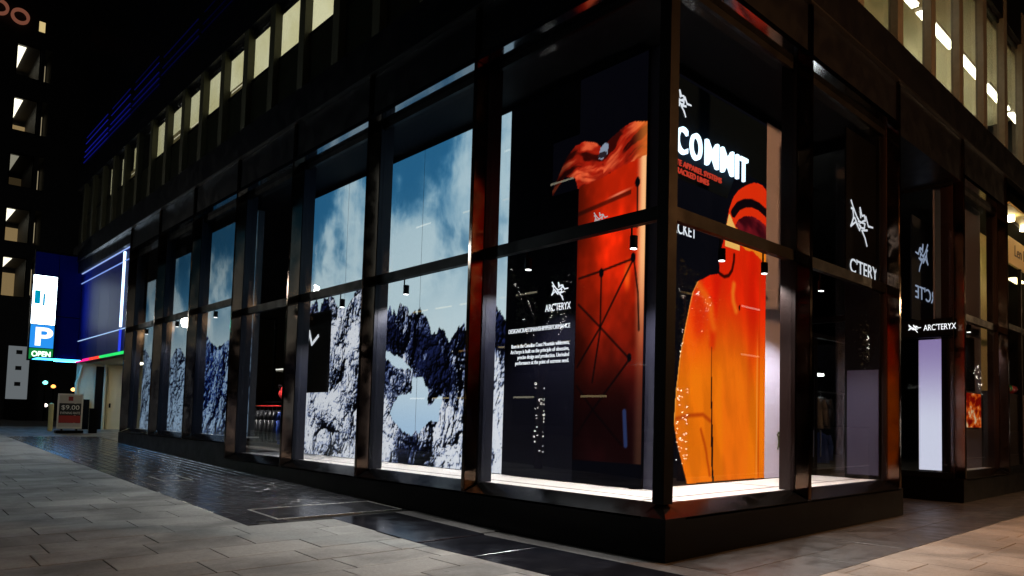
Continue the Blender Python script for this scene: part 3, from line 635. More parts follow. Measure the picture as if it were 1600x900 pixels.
dr.box((-2.25,6.42,3.6),(-2.18,9.7,3.7)); dr.box((-2.25,6.42,.02),(-2.18,9.7,.12))
d_ = S(dr, 'entrance_door', BLKMET); MB().box((-2.22,6.49,.12),(-2.21,7.95,3.6)).build('pane', GLASS, d_); MB().box((-2.22,8.12,.12),(-2.21,9.62,3.6)).build('pane', GLASS, d_)
for y in (7.86,8.2): MB().tube((-2.14,y,.9),(-2.14,y,1.5),.015).build('door_handle', TRIM, d_)
fl = S(MB().box((-.2,9.95,SZ-.05),(.12,13.15,SZ-.022)), 'display_floor', WHITEF)
S(MB().box((-.27,9.95,.6),(-.22,13.2,7.3)), 'bay_wall', mat('grey_lilac_wall', (.20,.19,.26), .7))
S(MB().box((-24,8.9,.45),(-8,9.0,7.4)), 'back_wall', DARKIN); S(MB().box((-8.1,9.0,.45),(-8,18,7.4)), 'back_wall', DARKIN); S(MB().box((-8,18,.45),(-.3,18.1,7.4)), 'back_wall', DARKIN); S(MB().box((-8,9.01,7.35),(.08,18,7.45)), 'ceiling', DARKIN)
S(MB().box((-8,9.01,.4),(-2.26,18,.55)), 'shop_floor', MATS['shop_floor']); S(MB().box((-2.259,10.0,.4),(-.28,18,.55)), 'shop_floor', MATS['shop_floor'])
rp = S(MB().box((-2.2,6.28,3.64),(-.6,6.34,3.76)), 'return_window', BLKMET); MB().box((-2.2,6.30,.49),(-.6,6.312,3.64)).build('pane', GLASS, rp); MB().box((-2.2,6.30,3.76),(-.6,6.312,7.1)).build('pane', GLASS, rp)

# ================================================================== DISPLAYS BEHIND THE GLASS
PRN = printmat('backlit_mountain_print', .95); PRN2 = printmat('backlit_dim_print', .8); PRJ = printmat('emissive_jacket_print', 1.2); PRB = printmat('emissive_pack_print', 1.35)  # jacket and pack posters: spotlight falling on them is put in as emission
CASE = mat('lightbox_case', (.03,.03,.035), .5)
def lightbox(label, x0, x1, seams, z0, z1, y, fn, m, cat='lightbox', name='mountain_lightbox', step=.022):
    t = empty(name, ((x0+x1)/2, y, z0), label, cat, 'mountain lightboxes along the long shop front')
    MB().box((x0-.03,y+.012,z0),(x1+.03,y+.16,z1+.03)).build('case', CASE, t)
    xs = [x0]+seams+[x1]
    for a, b in zip(xs[:-1], xs[1:]): link('printed_panel', printmesh('printed_panel', a+.006, b-.006, z0, z1, step, fn, 'y', y, m), t)
    return t
lightbox('tall mountain lightbox with dark crags and a bright snow bowl in the second bay', -9.9, -5.4, [-7.5], .63, 7.22, 1.1, mountain, PRN)
lightbox('tall mountain lightbox with snowy speckled rock face in the third bay', -13.35, -9.95, [-10.86], .63, 7.22, 1.1, mountain, PRN)
lightbox('narrow blue strip of mountain lightbox showing beside the dark text board', -5.35, -4.3, [], .63, 7.22, 1.1, mountain, PRN)
lightbox('blue peak lightbox with white sky beside the clothes rail bay', -17.45, -13.95, [], 1.02, 6.9, .14, bluepeak(R5, 3, -15.7), PRN2)
lightbox('blue pointed peak lightbox in the middle of the three raised bays', -20.85, -17.5, [], 1.02, 6.6, .14, bluepeak(R6, 13, -22), PRN2)
lightbox('dim blue peak lightbox in the raised bay nearest the parking entrance', -24.05, -20.9, [], 1.02, 6.2, .14, bluepeak(R7, 24, -26), PRN2)

BOARD = mat('navy_board', (.0014,.0014,.005), .7, spec=.05)
def fit(o, width):
    bpy.context.view_layer.update()
    wd = max(v[0] for v in o.bound_box) - min(v[0] for v in o.bound_box)
    if wd > 0:
        s = width/wd; l, r_, sc = o.matrix_basis.decompose(); o.matrix_basis = Matrix.LocRotScale(l, r_, Vector((sc.x*s, sc.y, sc.z)))
    return o
tb = empty('text_board', (-3.56, 1.0, .63), 'tall navy board with white emblem and four lines of white text', 'sign board')
MB().box((-4.47,1.0,.63),(-2.67,1.06,7.2)).build('board', BOARD, tb)
logo('emblem', (-3.27,.996,3.56), .43, .33, '-y', LOGO, tb, th=.07)
fit(text('lettering', "ARC'TERYX", (-2.78,.992,3.405), .17, '-y', LOGO, tb, 'RIGHT'), .62)
fit(text('lettering', 'DESIGN/CRAFTSMANSHIP/PERFORMANCE', (-2.78,.992,3.10), .105, '-y', LOGO, tb, 'RIGHT'), 1.58)
for i, (s, wdt) in enumerate((('Born in the Canadian Coast Mountain wilderness,', 1.48), ("Arc'teryx is built on the principle of obsessive,", 1.5), ('precise design and production. Unrivaled', 1.3), ('performance at the point of extreme need.', 1.36))):
    fit(text('lettering', s, (-2.79,.992,2.835-.098*i), .095, '-y', LOGO, tb, 'RIGHT'), wdt)
pb = empty('backpack_poster', (-1.94, .99, .63), 'tall dark poster of a red roll-top backpack with crossed black straps', 'poster')
MB().box((-2.665,1.0,.63),(-1.20,1.06,7.2)).build('board', BOARD, pb)
link('printed_sheet', printmesh('printed_sheet', -3.32, -1.205, .64, 6.3, .016, backpack, 'y', .994, PRB), pb) if False else None
link('printed_sheet', printmesh('printed_sheet', -2.66, -1.205, .64, 7.15, .016, backpack, 'y', .994, PRB), pb)
link('printed_flap', printmesh('printed_flap', -3.30, -2.662, 5.35, 6.25, .016, backpack, 'y', .994, PRB), pb)
logo('emblem', (-2.30,.988,4.62), .33, .26, '-y', emit('pale_grey_print', (.75,.7,.68), .75), pb, th=.06)
wb = tag(MB().box((-1.19,1.03,.63),(-.90,1.09,7.2)).build('side_board', mat('dusk_lilac_paint', (.012,.012,.03), .7)), 'narrow dark lilac board at the end of the backpack poster', 'board')
jp = empty('jacket_poster', (-1.3, 3.0, .63), 'tall poster of a hooded orange jacket with raised hood and dark visor', 'poster')
MB().box((-1.338,1.02,.63),(-1.305,4.47,7.2)).build('board', BOARD, jp)
link('printed_sheet', printmesh('printed_sheet', 1.03, 4.465, .64, 7.15, .017, jacket, 'x', -1.3, PRJ), jp)
logo('emblem', (-1.290,1.62,6.48), .55, .42, '+x', LOGO, jp, th=.08)
for s, y1, z, wdt in (('COMPLETE APPAREL SYSTEMS', 3.02, 5.66, 1.72), ('FOR UNTRACKED LINES', 2.66, 5.53, 1.40)):
    fit(text('lettering', s, (-1.29,y1,z), .13, '+x', emit('red_lettering', (.75,.06,.03), .9), jp, 'RIGHT', ext=.012), wdt)
fit(text('lettering', 'JACKET', (-1.285,2.33,4.57), .27, '+x', LOGO, jp, 'RIGHT'), .68)
cl = empty('illuminated_lettering', (-1.25, 2.6, 5.8), 'glowing white block letters COMMIT across the top of the jacket poster', 'sign')
for i, ch in enumerate('COMMIT'):
    wds = (.36,.38,.44,.44,.15,.32); st = 1.655 + sum(wds[:i]) + .0*i
    o = fit(text('letter', ch, (-1.20, st+.01, 5.82), .60, '+x', emit('glowing_white', (.72,.90,1), 2.6), cl, 'LEFT', .025), wds[i]-.10)
    o.data.offset = .006
MB().prism([(1.04,5.45),(3.2,5.45),(3.5,6.02),(4.44,6.02),(4.44,7.1),(1.04,7.1)], 'x', -1.299, -1.297).build('halo_plate', mat('blue_black_plate', (.005,.012,.022), .8, spec=.05), cl)  # plate added to catch the blue halo of the letters
lb_ = empty('lilac_wall_board', (-1.32, 4.88, .63), 'pale lilac wall board with a tiny printed climber beside the jacket poster', 'board')
MB().box((-1.34,4.475,.63),(-1.305,5.32,7.2)).build('board', LILAC, lb_)
cm = MB()
for q, (a, b, r) in enumerate((((4.95,1.40),(4.97,1.27),.022), ((4.96,1.27),(4.93,1.14),.016), ((4.97,1.27),(5.01,1.13),.016), ((4.95,1.38),(5.0,1.33),.012), ((4.95,1.38),(4.90,1.42),.012))):
    cm.tube((-1.303,a[0],a[1]),(-1.303,b[0],b[1]),r, n=6)
cm.tube((-1.303,4.95,1.42),(-1.303,4.95,1.47),.022, n=8)
cm.build('printed_climber', mat('olive_print', (.05,.06,.015), .8), lb_)
# raised black sign panel in bay three
bs = empty('black_sign_panel', (-11.1,.62,2.1), 'black hanging sign panel with white zigzag emblem in front of the snowy rock print', 'sign')
MB().box((-11.95,.62,2.14),(-10.56,.66,4.05)).build('panel', mat('matt_black_panel', (.0015,.0015,.002), .7, spec=.08), bs)
for z in (2.4, 3.8): MB().tube((-11.3,.66,z),(-11.3,1.1,z),.01, n=6).build('standoff', BLKMET, bs)
zz = MB()
def ribbon(mb, pts, wd, y, n=-1):
    for a, b in zip(pts[:-1], pts[1:]):
        p = Vector(a); q = Vector(b); d = (q-p).normalized(); pr = Vector((-d.y,d.x))*wd/2; p = p-d*wd*.3; q = q+d*wd*.3
        c = [p+pr,p-pr,q-pr,q+pr]; vs = [(k.x,y,k.y) for k in c]+[(k.x,y-.006,k.y) for k in c]
        mb.add(vs, [(0,1,2,3),(7,6,5,4),(0,4,5,1),(1,5,6,2),(2,6,7,3),(3,7,4,0)])
ribbon(zz, [(-11.82,3.42),(-11.62,3.62),(-11.45,3.30),(-11.12,3.48)], .075, .618); ribbon(zz, [(-11.62,3.55),(-11.72,3.2),(-11.80,2.95)], .075, .618)
ribbon(zz, [(-11.70,3.0),(-11.80,2.75)], .06, .618); ribbon(zz, [(-11.72,2.62),(-11.78,2.55),(-11.68,2.4),(-11.74,2.2)], .09, .618)
zz.build('emblem', LOGO, bs)
# second-bay sign on street B, entrance band, banner
sp = empty('emblem_panel', (.02,5.6,4.2), 'black hanging panel with white emblem and cropped lettering in the bay before the entrance', 'sign')
MB().box((.0,4.93,4.20),(.03,6.23,6.9)).build('panel', MATS['matt_black_panel'], sp)
logo('emblem', (.034,5.05,4.90), 1.0, .72, '+x', LOGO, sp, th=.055)
fit(text('lettering', "C'TERY", (.036,5.06,4.33), .36, '+x', LOGO, sp), 1.14)
es = empty('entrance_sign', (-.2,9.68,3.65), 'black band sign with white emblem and lettering over the entrance window', 'sign')
MB().box((-2.1,9.66,3.67),(.215,9.698,4.02)).build('band', MATS['matt_black_panel'], es)
logo('emblem', (-.73,9.655,3.76), .30, .19, '-y', LOGO, es, th=.10)
fit(text('lettering', "ARC'TERYX", (-.38,9.652,3.79), .19, '-y', LOGO, es), .70)
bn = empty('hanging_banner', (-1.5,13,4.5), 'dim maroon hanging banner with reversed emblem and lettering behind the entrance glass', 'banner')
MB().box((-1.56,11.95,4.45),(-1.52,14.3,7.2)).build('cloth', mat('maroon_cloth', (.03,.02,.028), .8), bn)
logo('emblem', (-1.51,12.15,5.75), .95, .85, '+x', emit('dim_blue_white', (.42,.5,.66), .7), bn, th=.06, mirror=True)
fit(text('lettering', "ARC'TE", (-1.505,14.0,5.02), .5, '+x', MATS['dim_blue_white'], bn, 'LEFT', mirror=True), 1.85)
lp = empty('light_panel', (-.25,9.95,.62), 'tall glowing pale lilac panel behind the entrance window', 'light panel')
MB().box((-.60,9.93,.64),(.09,9.99,3.62)).build('case', WHITE, lp); link('diffuser', printmesh('diffuser', -.59, .08, .65, 3.61, .05, lambda U, Zz: mix((.93,.93,1.), (.62,.54,.74), sstep(1.6, 3.7, Zz)), 'y', 9.925, printmat('lilac_glow', .9)), lp)
op = empty('orange_print', (-.2,12.5,1.6), 'small bright orange patterned print hung on the grey wall past the entrance', 'poster')
def flame(Y, Z):
    f = vnoise(Y*4+Z*3, Z*6-Y*2, 121, 4, .6); c = mix((.55,.06,.02), (1.,.42,.10), sstep(.38,.56,f)); return mix(c, (1,.85,.65), sstep(.60,.70,f))
MB().box((-.218,11.85,1.62),(-.20,13.1,2.5)).build('board', CASE, op); link('printed_sheet', printmesh('printed_sheet', 11.86,13.09,1.63,2.49,.03,flame,'x',-.197,PRN), op)
tv = empty('wall_screen', (-.2,12.3,2.6), 'black wall screen hung above the orange print', 'screen'); MB().box((-.218,11.85,2.55),(-.18,12.55,3.9)).build('panel', BLKMET, tv); MB().box((-.179,11.89,2.6),(-.176,12.51,3.85)).build('glass', mat('screen_glass', (.004,.004,.005), .1), tv)
ew = empty('lilac_end_print', (-.2,6.14,.66), 'dull lilac board on the end wall beside the entrance', 'poster')
MB().box((-.52,6.13,.70),(.09,6.158,2.66)).build('board', mat('dusty_lilac', (.03,.026,.055), .6), ew)
# (the lime outfit hanging in front of it is built with the clothes)

# track spotlights under the transoms
def spotcan(x, y, z, label, aim, power):
    t = empty('track_spotlight', (x, y, z+.2), label, 'spotlight', 'track spotlights under the transoms')
    MB().tube((x,y,z+.19),(x,y,z+.02),.055, n=14).build('housing', BLKMET, t, smooth=False)
    MB().box((x-.012,y-.05,z+.1),(x+.012,y-.035,z+.36)).box((x-.03,y-.06,z+.34),(x+.03,y+.06,z+.40)).build('bracket', BLKMET, t)
    MB().tube((x,y,z+.019),(x,y,z+.012),.045, n=14).build('lens', emit('spot_lens', (1,.97,.93), 6), t)
    ld = bpy.data.lights.new('spot', 'SPOT'); ld.energy = power; ld.spot_size = math.radians(118); ld.spot_blend = .6; ld.color = (1,.93,.86); ld.shadow_soft_size = .04
    lo = bpy.data.objects.new('lamp', ld); COL.objects.link(lo); lo.parent = t; lo.location = (0,0,-.22)
    lo.rotation_euler = Vector(aim).to_track_quat('-Z','Y').to_euler()
P0 = 640
for x, lb in ((-6.59,'black track spotlight against pale sky print in the second bay'), (-2.97,'black track spotlight above the white text on the navy board'), (-.76,'black track spotlight in front of the red backpack print'), (-9.2,'black track spotlight at the left of the third bay')):
    spotcan(x, .25, 3.92, lb, (0,-.08,-1), P0*.75 if x in (-6.59, -.76) else P0)
for y, lb in ((1.58,'black track spotlight left of the orange hood collar'), (2.72,'black track spotlight right of the orange hood collar'), (4.56,'black track spotlight in the bay before the entrance')):
    spotcan(-.25, y, 3.92, lb, (.06,-.05,-1), P0*.5 if y == 2.72 else P0*.8)
for x, lb in ((-16.4,'black track spotlight in the raised bay beside the clothes rail'), (-19.9,'black track spotlight in the middle raised bay'), (-23.3,'black track spotlight in the raised bay nearest the parking entrance')):
    spotcan(x, .02, 4.28, lb, (0,-.35,-1), 200)
spotcan(-.02, 11.6, 3.92, 'black track spotlight above the orange print past the entrance', (-.05,0,-1), 120)
spotcan(-17.0, .8, 3.9, 'black track spotlight over the clothes rail', (-.1,.55,-1), 650)

# clothes: rails and hanging jackets
def garment(name, c, yaw, h, wd, m, label, group=None, puffer=True, m2=None):
    t = empty(name, c, label, 'jacket', group); t.rotation_euler = (0,0,yaw)
    prof = []; n = 22
    vs = []; fs = []; K = 14
    for i in range(n+1):
        u = i/n; z = -.12 - u*h
        hw = wd*(.22+.78*min(1, u/.16)**.6)*(1+.06*u); dp = .085*(.5+.5*min(1,u/.2))*(1+.25*u)
        if puffer: dp *= 1+.22*abs(math.sin(u*math.pi*7)); hw *= 1+.03*abs(math.sin(u*math.pi*7))
        for j in range(K):
            a = 2*math.pi*j/K; vs.append((dp*math.sin(a)*(1+.15*math.sin(5*a+u*9)), hw*math.cos(a), z))
    for i in range(n):
        for j in range(K): fs.append((i*K+j, i*K+(j+1) % K, (i+1)*K+(j+1) % K, (i+1)*K+j))
    fs += [tuple(range(K)), tuple(n*K+j for j in range(K))]
    def mk(nm, b, mm): o = b.build(nm, mm, None, smooth=True); o.parent = t; o.matrix_parent_inverse = Matrix.Identity(4); return o
    mk('body', MB().add(vs, fs), m)
    for s in (-1, 1):
        b = MB(); pts = [(0,s*wd*.85,-.19),(.01,s*wd*1.12,-.42),(.03,s*wd*1.16,-.12-h*.9)]; rr = [.075,.068,.05]
        for q in range(2): b.tube(pts[q], pts[q+1], rr[q], rr[q+1], 10)
        mk('sleeve', b, m2 or m)
    hk = MB(); hk.tube((0,0,-.12),(0,0,0),.006,n=6); hk.tube((0,0,-.12),(0,wd*.7,-.2),.008,n=6); hk.tube((0,0,-.12),(0,-wd*.7,-.2),.008,n=6); mk('hanger', hk, TRIM)
    return t
rail = empty('clothes_rail', (-17.9,2.0,.6), 'long clothes rail with red bar seen through the fourth bay', 'clothes rail')
MB().tube((-20.0,2.0,1.86),(-15.8,2.0,1.86),.025).build('bar', mat('red_bar', (.55,.03,.03), .35), rail)
for x in (-19.9,-15.9): MB().tube((x,2.0,.6),(x,2.0,1.86),.02).build('post', TRIM, rail)
DK = mat('black_quilted', (.02,.02,.024), .45); BLU = mat('blue_shell', (.03,.09,.50), .5); REDC = mat('red_shell', (.55,.03,.03), .5); YEL = mat('yellow_blue_shell', (.45,.40,.03), .5); GRY = mat('grey_shell', (.22,.22,.23), .5)
garment('hanging_jacket', (-19.55,2.0,1.85), .25, .75, .22, REDC, 'red jacket hanging at the left end of the clothes rail', 'jackets on the clothes rails')
garment('hanging_jacket', (-19.2,2.0,1.85), .3, .75, .22, YEL, 'yellow and blue jacket hanging second on the clothes rail', 'jackets on the clothes rails', m2=BLU)
for i in range(8):
    garment('hanging_jacket', (-18.85+.33*i,2.0,1.85), .35+.1*random.random(), .98, .25, DK, 'black quilted jacket hanging close among its likes on the rail', 'black jackets on the clothes rail')
garment('hanging_jacket', (-16.15,2.0,1.85), .35, 1.0, .25, BLU, 'blue jacket hanging at the right end of the clothes rail', 'jackets on the clothes rails', False)
sh = empty('wall_shelf', (-17.6,2.9,2.2), 'pale lit wall niche above the clothes rail', 'shelf')
MB().box((-19.6,3.0,3.05),(-17.2,3.3,3.1)).box((-19.6,3.28,2.2),(-17.2,3.3,3.05)).build('niche', mat('niche_paint', (.5,.5,.42), .7), sh); MB().box((-19.6,2.98,3.11),(-17.2,3.02,3.15)).build('light_strip', emit('niche_strip', (1,.97,.85), 1.6), sh)
bgp = empty('red_bag', (-17.0,2.4,2.0), 'red duffel bag on the shelf above the clothes rail', 'bag')
MB().box((-18.6,2.25,1.98),(-16.4,2.6,2.02)).build('shelf_board', BLKMET, sh)
bm_ = MB(); bm_.lathe((0,0,0), [(.05,-.36),(.19,-.34),(.235,-.2),(.24,0),(.235,.2),(.19,.34),(.05,.36)], 18)
o = bm_.build('body', REDC, None, smooth=True); o.parent = bgp; o.rotation_euler = (0, math.pi/2, 0); o.location = (0,0,.26)
hd = MB(); pts = [(-.16,-.2,.32),(-.12,-.28,.5),(.12,-.28,.5),(.16,-.2,.32)]
for a, b in zip(pts[:-1], pts[1:]): hd.tube(a, b, .015, n=6)
o = hd.build('handle', DK, None); o.parent = bgp
rail2 = empty('clothes_rail', (-3.0,10.2,.55), 'short clothes rail seen between the jacket poster fin and the lilac end wall', 'clothes rail')
MB().tube((-3,8.9,2.45),(-3,11.2,2.45),.02).build('bar', TRIM, rail2); MB().tube((-3,11.1,.55),(-3,11.1,2.45),.02).build('post', TRIM, rail2); MB().tube((-3,8.98,.55),(-3,8.98,2.45),.02).build('post', TRIM, rail2)
for y, h, m_, lb in ((9.5,.8,GRY,'grey quilted jacket hanging on the short rail'), (9.85,.8,DK,'black jacket hanging on the short rail beside the grey one')):
    garment('hanging_jacket', (-3,y,2.44), math.pi/2, h, .25, m_, lb, 'jackets on the clothes rails')
garment('hanging_jacket', (-2.9,9.6,1.55), math.pi/2+.1, .75, .25, BLU, 'blue jacket hanging low under the grey one', 'jackets on the clothes rails', False)
nl = empty('ceiling_lamp', (-3.4,9.9,2.95), 'small bright ceiling lamp panel over the short clothes rail', 'lamp'); MB().box((-3.7,9.3,2.9),(-3.3,10.6,2.96)).build('diffuser', emit('niche_lamp', (1,.95,.8), 16), nl)
for i, (x, y, z, lb) in enumerate(((-18.5,3.5,4.9,'leftmost tiny ceiling downlight deep in the fourth bay'), (-17,4,5.2,'middle tiny ceiling downlight deep in the fourth bay'), (-16,3.2,4.4,'lowest tiny ceiling downlight deep in the fourth bay'), (-17.6,3,4.1,'right tiny ceiling downlight deep in the fourth bay'))):
    dl = empty('ceiling_downlight', (x,y,z), lb, 'lamp', 'ceiling downlights in the shop')
    MB().tube((x,y,z),(x,y,z+.12),.07,n=12).build('housing', BLKMET, dl); MB().tube((x,y,z-.008),(x,y,z-.001),.055,n=12).build('lens', MATS['spot_lens'], dl)
    MB().tube((x,y,z+.12),(x,y,7.35),.006,n=6).build('cable', BLKMET, dl)

# ================================================================== PARKING ENTRANCE
BLUEG = mat('blue_black_glass', (.003,.010,.20), .5, spec=.03); CREAM = mat('cream_paint', (.72,.66,.44), .6, noise=.08, nscale=2)
gar = empty('parking_entrance', (-29,-.2,.6), 'dark blue glass parking entrance with coloured light strips and a cream lit recess', 'building')
xs = np.linspace(-33, -24.35, 6)
for a, b in zip(xs[:-1], xs[1:]):
    for z0, z1 in ((3.78,4.58),(4.64,7.12),(7.18,7.56)): MB().box((a+.01,-.22,z0),(b-.01,-.19,z1)).build('glass_panel', BLUEG, gar)
ys = (-1.87,-1.05,-.22)
for a, b in zip(ys[:-1], ys[1:]):
    for z0, z1 in ((3.78,5.6),(5.64,8.3)): MB().box((-33.03,a+.01,z0),(-33.0,b-.01,z1)).build('glass_panel', BLUEG, gar)
MB().box((-33.2,-1.87,3.7),(-33.04,-.22,8.4)).box((-33.2,-.18,3.72),(-24.3,.2,7.58)).build('backing', BLKMET, gar)
for z, c, s in ((7.57,(.35,.5,1),.9),(7.13,(.25,.4,1),.8),(4.60,(.4,.6,1),.9)):
    MB().box((-32.95,-.26,z),(-24.4,-.225,z+.03)).build('light_strip', emit('strip_%d' % int(z*100), c, s), gar)
for z0, z1, s in ((4.7,7.5,3.0),(3.8,4.6,1.0)): MB().box((-25.75,-.28,z0),(-25.62,-.225,z1)).build('light_strip', emit('edge_strip_%d' % int(z0), (.55,.78,1) if s > 2 else (.03,.06,.8), s), gar)
for (a, b, c, nm) in (((-32.98,-.30),(-30.4,-.23),(.9,.02,.25),'pink'), ((-30.35,-.30),(-28.6,-.23),(.9,.05,.03),'red'), ((-28.55,-.30),(-24.4,-.23),(.02,.6,.12),'green')):
    MB().box((a[0],a[1],3.68),(b[0],b[1],3.77)).build('light_strip', emit('strip_'+nm, c, 1.4), gar)
MB().box((-33.0,-1.87,3.68),(-32.93,-.30,3.77)).build('light_strip', emit('strip_azure', (.05,.40,1.), 14.0), gar)
MB().box((-33.7,-.1,.6),(-33.6,4,3.8)).box((-33.6,3.9,.6),(-24.3,4,3.8)).build('recess_wall', CREAM, gar)
MB().box((-33.7,.2,3.7),(-24.3,4,3.78)).build('recess_ceiling', mat('recess_ceiling', (.3,.28,.2), .7), gar)
d = MB().box((-33.6,1.08,.76),(-33.56,1.72,3.55)).build('door', mat('cream_door', (.80,.74,.52), .5), gar)
MB().box((-33.56,1.14,1.75),(-33.50,1.20,1.95)).build('door_handle', BLKMET, d)
MB().box((-33.6,.60,.76),(-33.50,1.02,3.6)).build('dark_panel', BLKMET, gar); MB().tube((-33.4,.92,.76),(-33.4,.92,3.7),.06).build('column', CREAM, gar)
MB().box((-33.6,-.05,.76),(-33.45,.40,2.1)).build('dark_panel', BLKMET, gar)
nt_ = MB(); pts = [(-33.5,.05,3.6),(-33.5,-.02,3.2),(-33.5,-.12,2.8),(-33.5,-.1,2.2)]
for a, b in zip(pts[:-1], pts[1:]): nt_.tube(a, b, .05, n=8)
nt_.build('bent_pipe', CREAM, gar)
for x in (-31.5,-28): MB().box((x,1.4,3.62),(x+1.4,1.6,3.69)).build('ceiling_light', emit('garage_tube', (1,.90,.62), 16), gar)
MB().box((-33.0,-1.86,3.72),(-31.5,-.31,3.77)).build('added_slab', BLKMET, gar); MB().box((-32.9,-1.8,3.700),(-31.55,-.36,3.715)).build('azure_fill', emit('azure_fill_glow', (.04,.42,1.), 7), gar)  # slab and glowing underside added to throw more blue onto the paving
ps = empty('parking_sign', (-32.85,-1.5,3.7), 'tall glowing projecting parking sign with white P on blue', 'sign')
MB().box((-32.98,-1.96,3.66),(-32.72,-1.09,7.30)).build('case', BLKMET, ps)
MB().box((-32.72,-1.92,5.20),(-32.70,-1.13,7.26)).build('white_face', emit('sign_white', (.66,.84,1), 9.0), ps)
MB().box((-32.72,-1.92,4.20),(-32.70,-1.13,5.17)).build('blue_face', emit('sign_blue', (.02,.25,.75), 1.2), ps)
MB().box((-32.72,-1.92,3.72),(-32.70,-1.13,4.17)).build('green_face', emit('sign_green', (.01,.28,.06), .8), ps)
tl = MB(); tl.box((-32.699,-1.86,6.05),(-32.69,-1.66,6.62)); tl.box((-32.699,-1.58,5.98),(-32.69,-1.50,6.5)); tl.build('mark', emit('sign_teal', (.0,.30,.50), 1.0), ps)
wl = emit('sign_letter_white', (1,1,1), 1.6)
o = fit(text('lettering', 'P', (-32.695,-1.80,4.32), 1.05, '+x', wl, ps), .52); o.data.offset = .03
o = fit(text('lettering', 'OPEN', (-32.695,-1.84,3.83), .32, '+x', emit('open_letters', (.7,1,.75), 2.2), ps), .62); o.data.offset = .01
ab = empty('sandwich_board', (-30.2,-.85,G(-30.2)), 'portable parking rate board with $9.00 on black and a red band', 'sign')
FR = mat('white_board_frame', (.62,.58,.52), .5)
b = MB()
for y0, y1, z0, z1 in ((-1.27,-1.22,.86,2.26),(-.50,-.45,.86,2.26),(-1.22,-.50,2.2,2.26),(-1.22,-.50,.86,.94)): b.box((-30.06,y0,z0),(-30.0,y1,z1))
b.build('frame', FR, ab)
MB().box((-30.05,-1.22,1.88),(-30.02,-.50,2.2)).build('header_panel', mat('pale_panel', (.45,.40,.36), .6), ab)
MB().box((-30.05,-1.22,1.40),(-30.02,-.50,1.87)).build('price_panel', mat('black_panel', (.012,.011,.011), .5), ab)
MB().box((-30.05,-1.22,1.10),(-30.02,-.50,1.39)).build('red_panel', mat('red_panel', (.35,.03,.025), .5), ab)
MB().box((-30.05,-1.22,.94),(-30.02,-.50,1.09)).build('footer_panel', MATS['pale_panel'], ab)
MB().box((-30.019,-.93,1.98),(-30.014,-.78,2.15)).build('mark', mat('dark_red_mark', (.25,.02,.02), .6), ab)
PWH = mat('printed_white', (.8,.78,.74), .6)
fit(text('lettering', '$9.00', (-30.012,-1.16,1.63), .25, '+x', PWH, ab), .58); fit(text('lettering', 'EVENING RATE', (-30.012,-1.18,1.45), .13, '+x', PWH, ab), .64)
b = MB(); b.box((-30.3,-1.30,.70),(-29.8,-.42,.80)); b.build('base', BLKMET, ab, bevel=.02)
for y in (-1.1,-.62): MB().box((-30.06,y-.03,.80),(-30.0,y+.03,.86)).build('post', BLKMET, ab)
bl = empty('bollard', (-31.9,-1.18,G(-31.9)), 'slim yellow bollard beside the parking rate board', 'bollard')
MB().tube((-31.9,-1.18,.72),(-31.9,-1.18,1.84),.085,n=14).build('post', mat('yellow_paint', (.55,.47,.20), .5), bl); MB().lathe((-31.9,-1.18,1.84),[(.085,0),(.07,.03),(.02,.05)],14).build('cap', MATS['yellow_paint'], bl)
bl = empty('bollard', (-30.0,-.1,G(-30)), 'dark square bollard behind the parking rate board', 'bollard'); MB().box((-30.1,-.22,.68),(-29.95,.05,1.7)).build('post', BLKMET, bl)

# ================================================================== FAR TOWER AND STREET END
DT = mat('dark_tower_stone', (.012,.012,.014), .7, noise=.3, nscale=.6)
tw = empty('office_tower', (-62,0,.8), 'dark tall office tower with a column of lit windows at the far left', 'building')
WZ = [(25.4,27.8,.85),(21.4,23.9,.9),(17.4,19.8,.10),(13.4,15.9,.75),(9.5,12.4,.7)]
def ring(mb, c, ro, ri, n=28):
    vs = []; 
    for q in range(n):
        a = 2*math.pi*q/n
        for r, dx in ((ro,0),(ro,.25),(ri,.25),(ri,0)): vs.append((c[0]+dx, c[1]+r*math.cos(a), c[2]+r*math.sin(a)*1.05))
    fs = []
    for q in range(n):
        for k in range(4): fs.append((q*4+k, q*4+(k+1) % 4, ((q+1) % n)*4+(k+1) % 4, ((q+1) % n)*4+k))
    mb.add(vs, fs)
b = MB(); zc = [.5]+[v for z in reversed(WZ) for v in z[:2]]+[45]
b.box((-75,-9,.5),(-60,-.2,45)); b.box((-75,1.2,.5),(-60,1.42,45)); b.box((-75,1.8,.5),(-60,9,45))
for z0, z1 in zip(zc[::2], zc[1::2]): b.box((-66,-.2,z0),(-60,1.2,z1)); b.box((-66,1.42,z0),(-60,1.8,z1))
b.box((-66.2,-.2,.5),(-66,1.9,45)); b.build('wall', DT, tw)
for z0, z1, s in WZ:
    f = MB(); f.box((-60.25,-.2,z0),(-60.15,-.12,z1)); f.box((-60.25,1.12,z0),(-60.15,1.2,z1)); f.box((-60.25,-.12,z0),(-60.15,1.12,z0+.08)); f.box((-60.25,-.12,z1-.08),(-60.15,1.12,z1))
    wn = f.build('window', BLKMET, tw)
    MB().box((-60.21,-.12,z0+.08),(-60.2,1.12,z1-.08)).build('pane', GLASS, wn)
    MB().box((-65.9,-.19,z0),(-65.8,1.19,z1-.4)).build('back_wall', emit('tower_room_%d' % int(z0), (.50,.33,.14), s*.75), wn)
    MB().box((-65.6,-.12,z1-.11),(-60.5,.38,z1-.085)).build('ceiling_light', emit('tower_tube_%d' % int(z0), (1,.9,.65), 3*s), wn)
    MB().box((-62,1.46,z0+.2),(-61.9,1.52,z1-.3)).box((-62,1.64,z0+.5),(-61.9,1.70,z1-.5)).build('slot_window', emit('tower_slot', (.9,.75,.45), .35), tw)
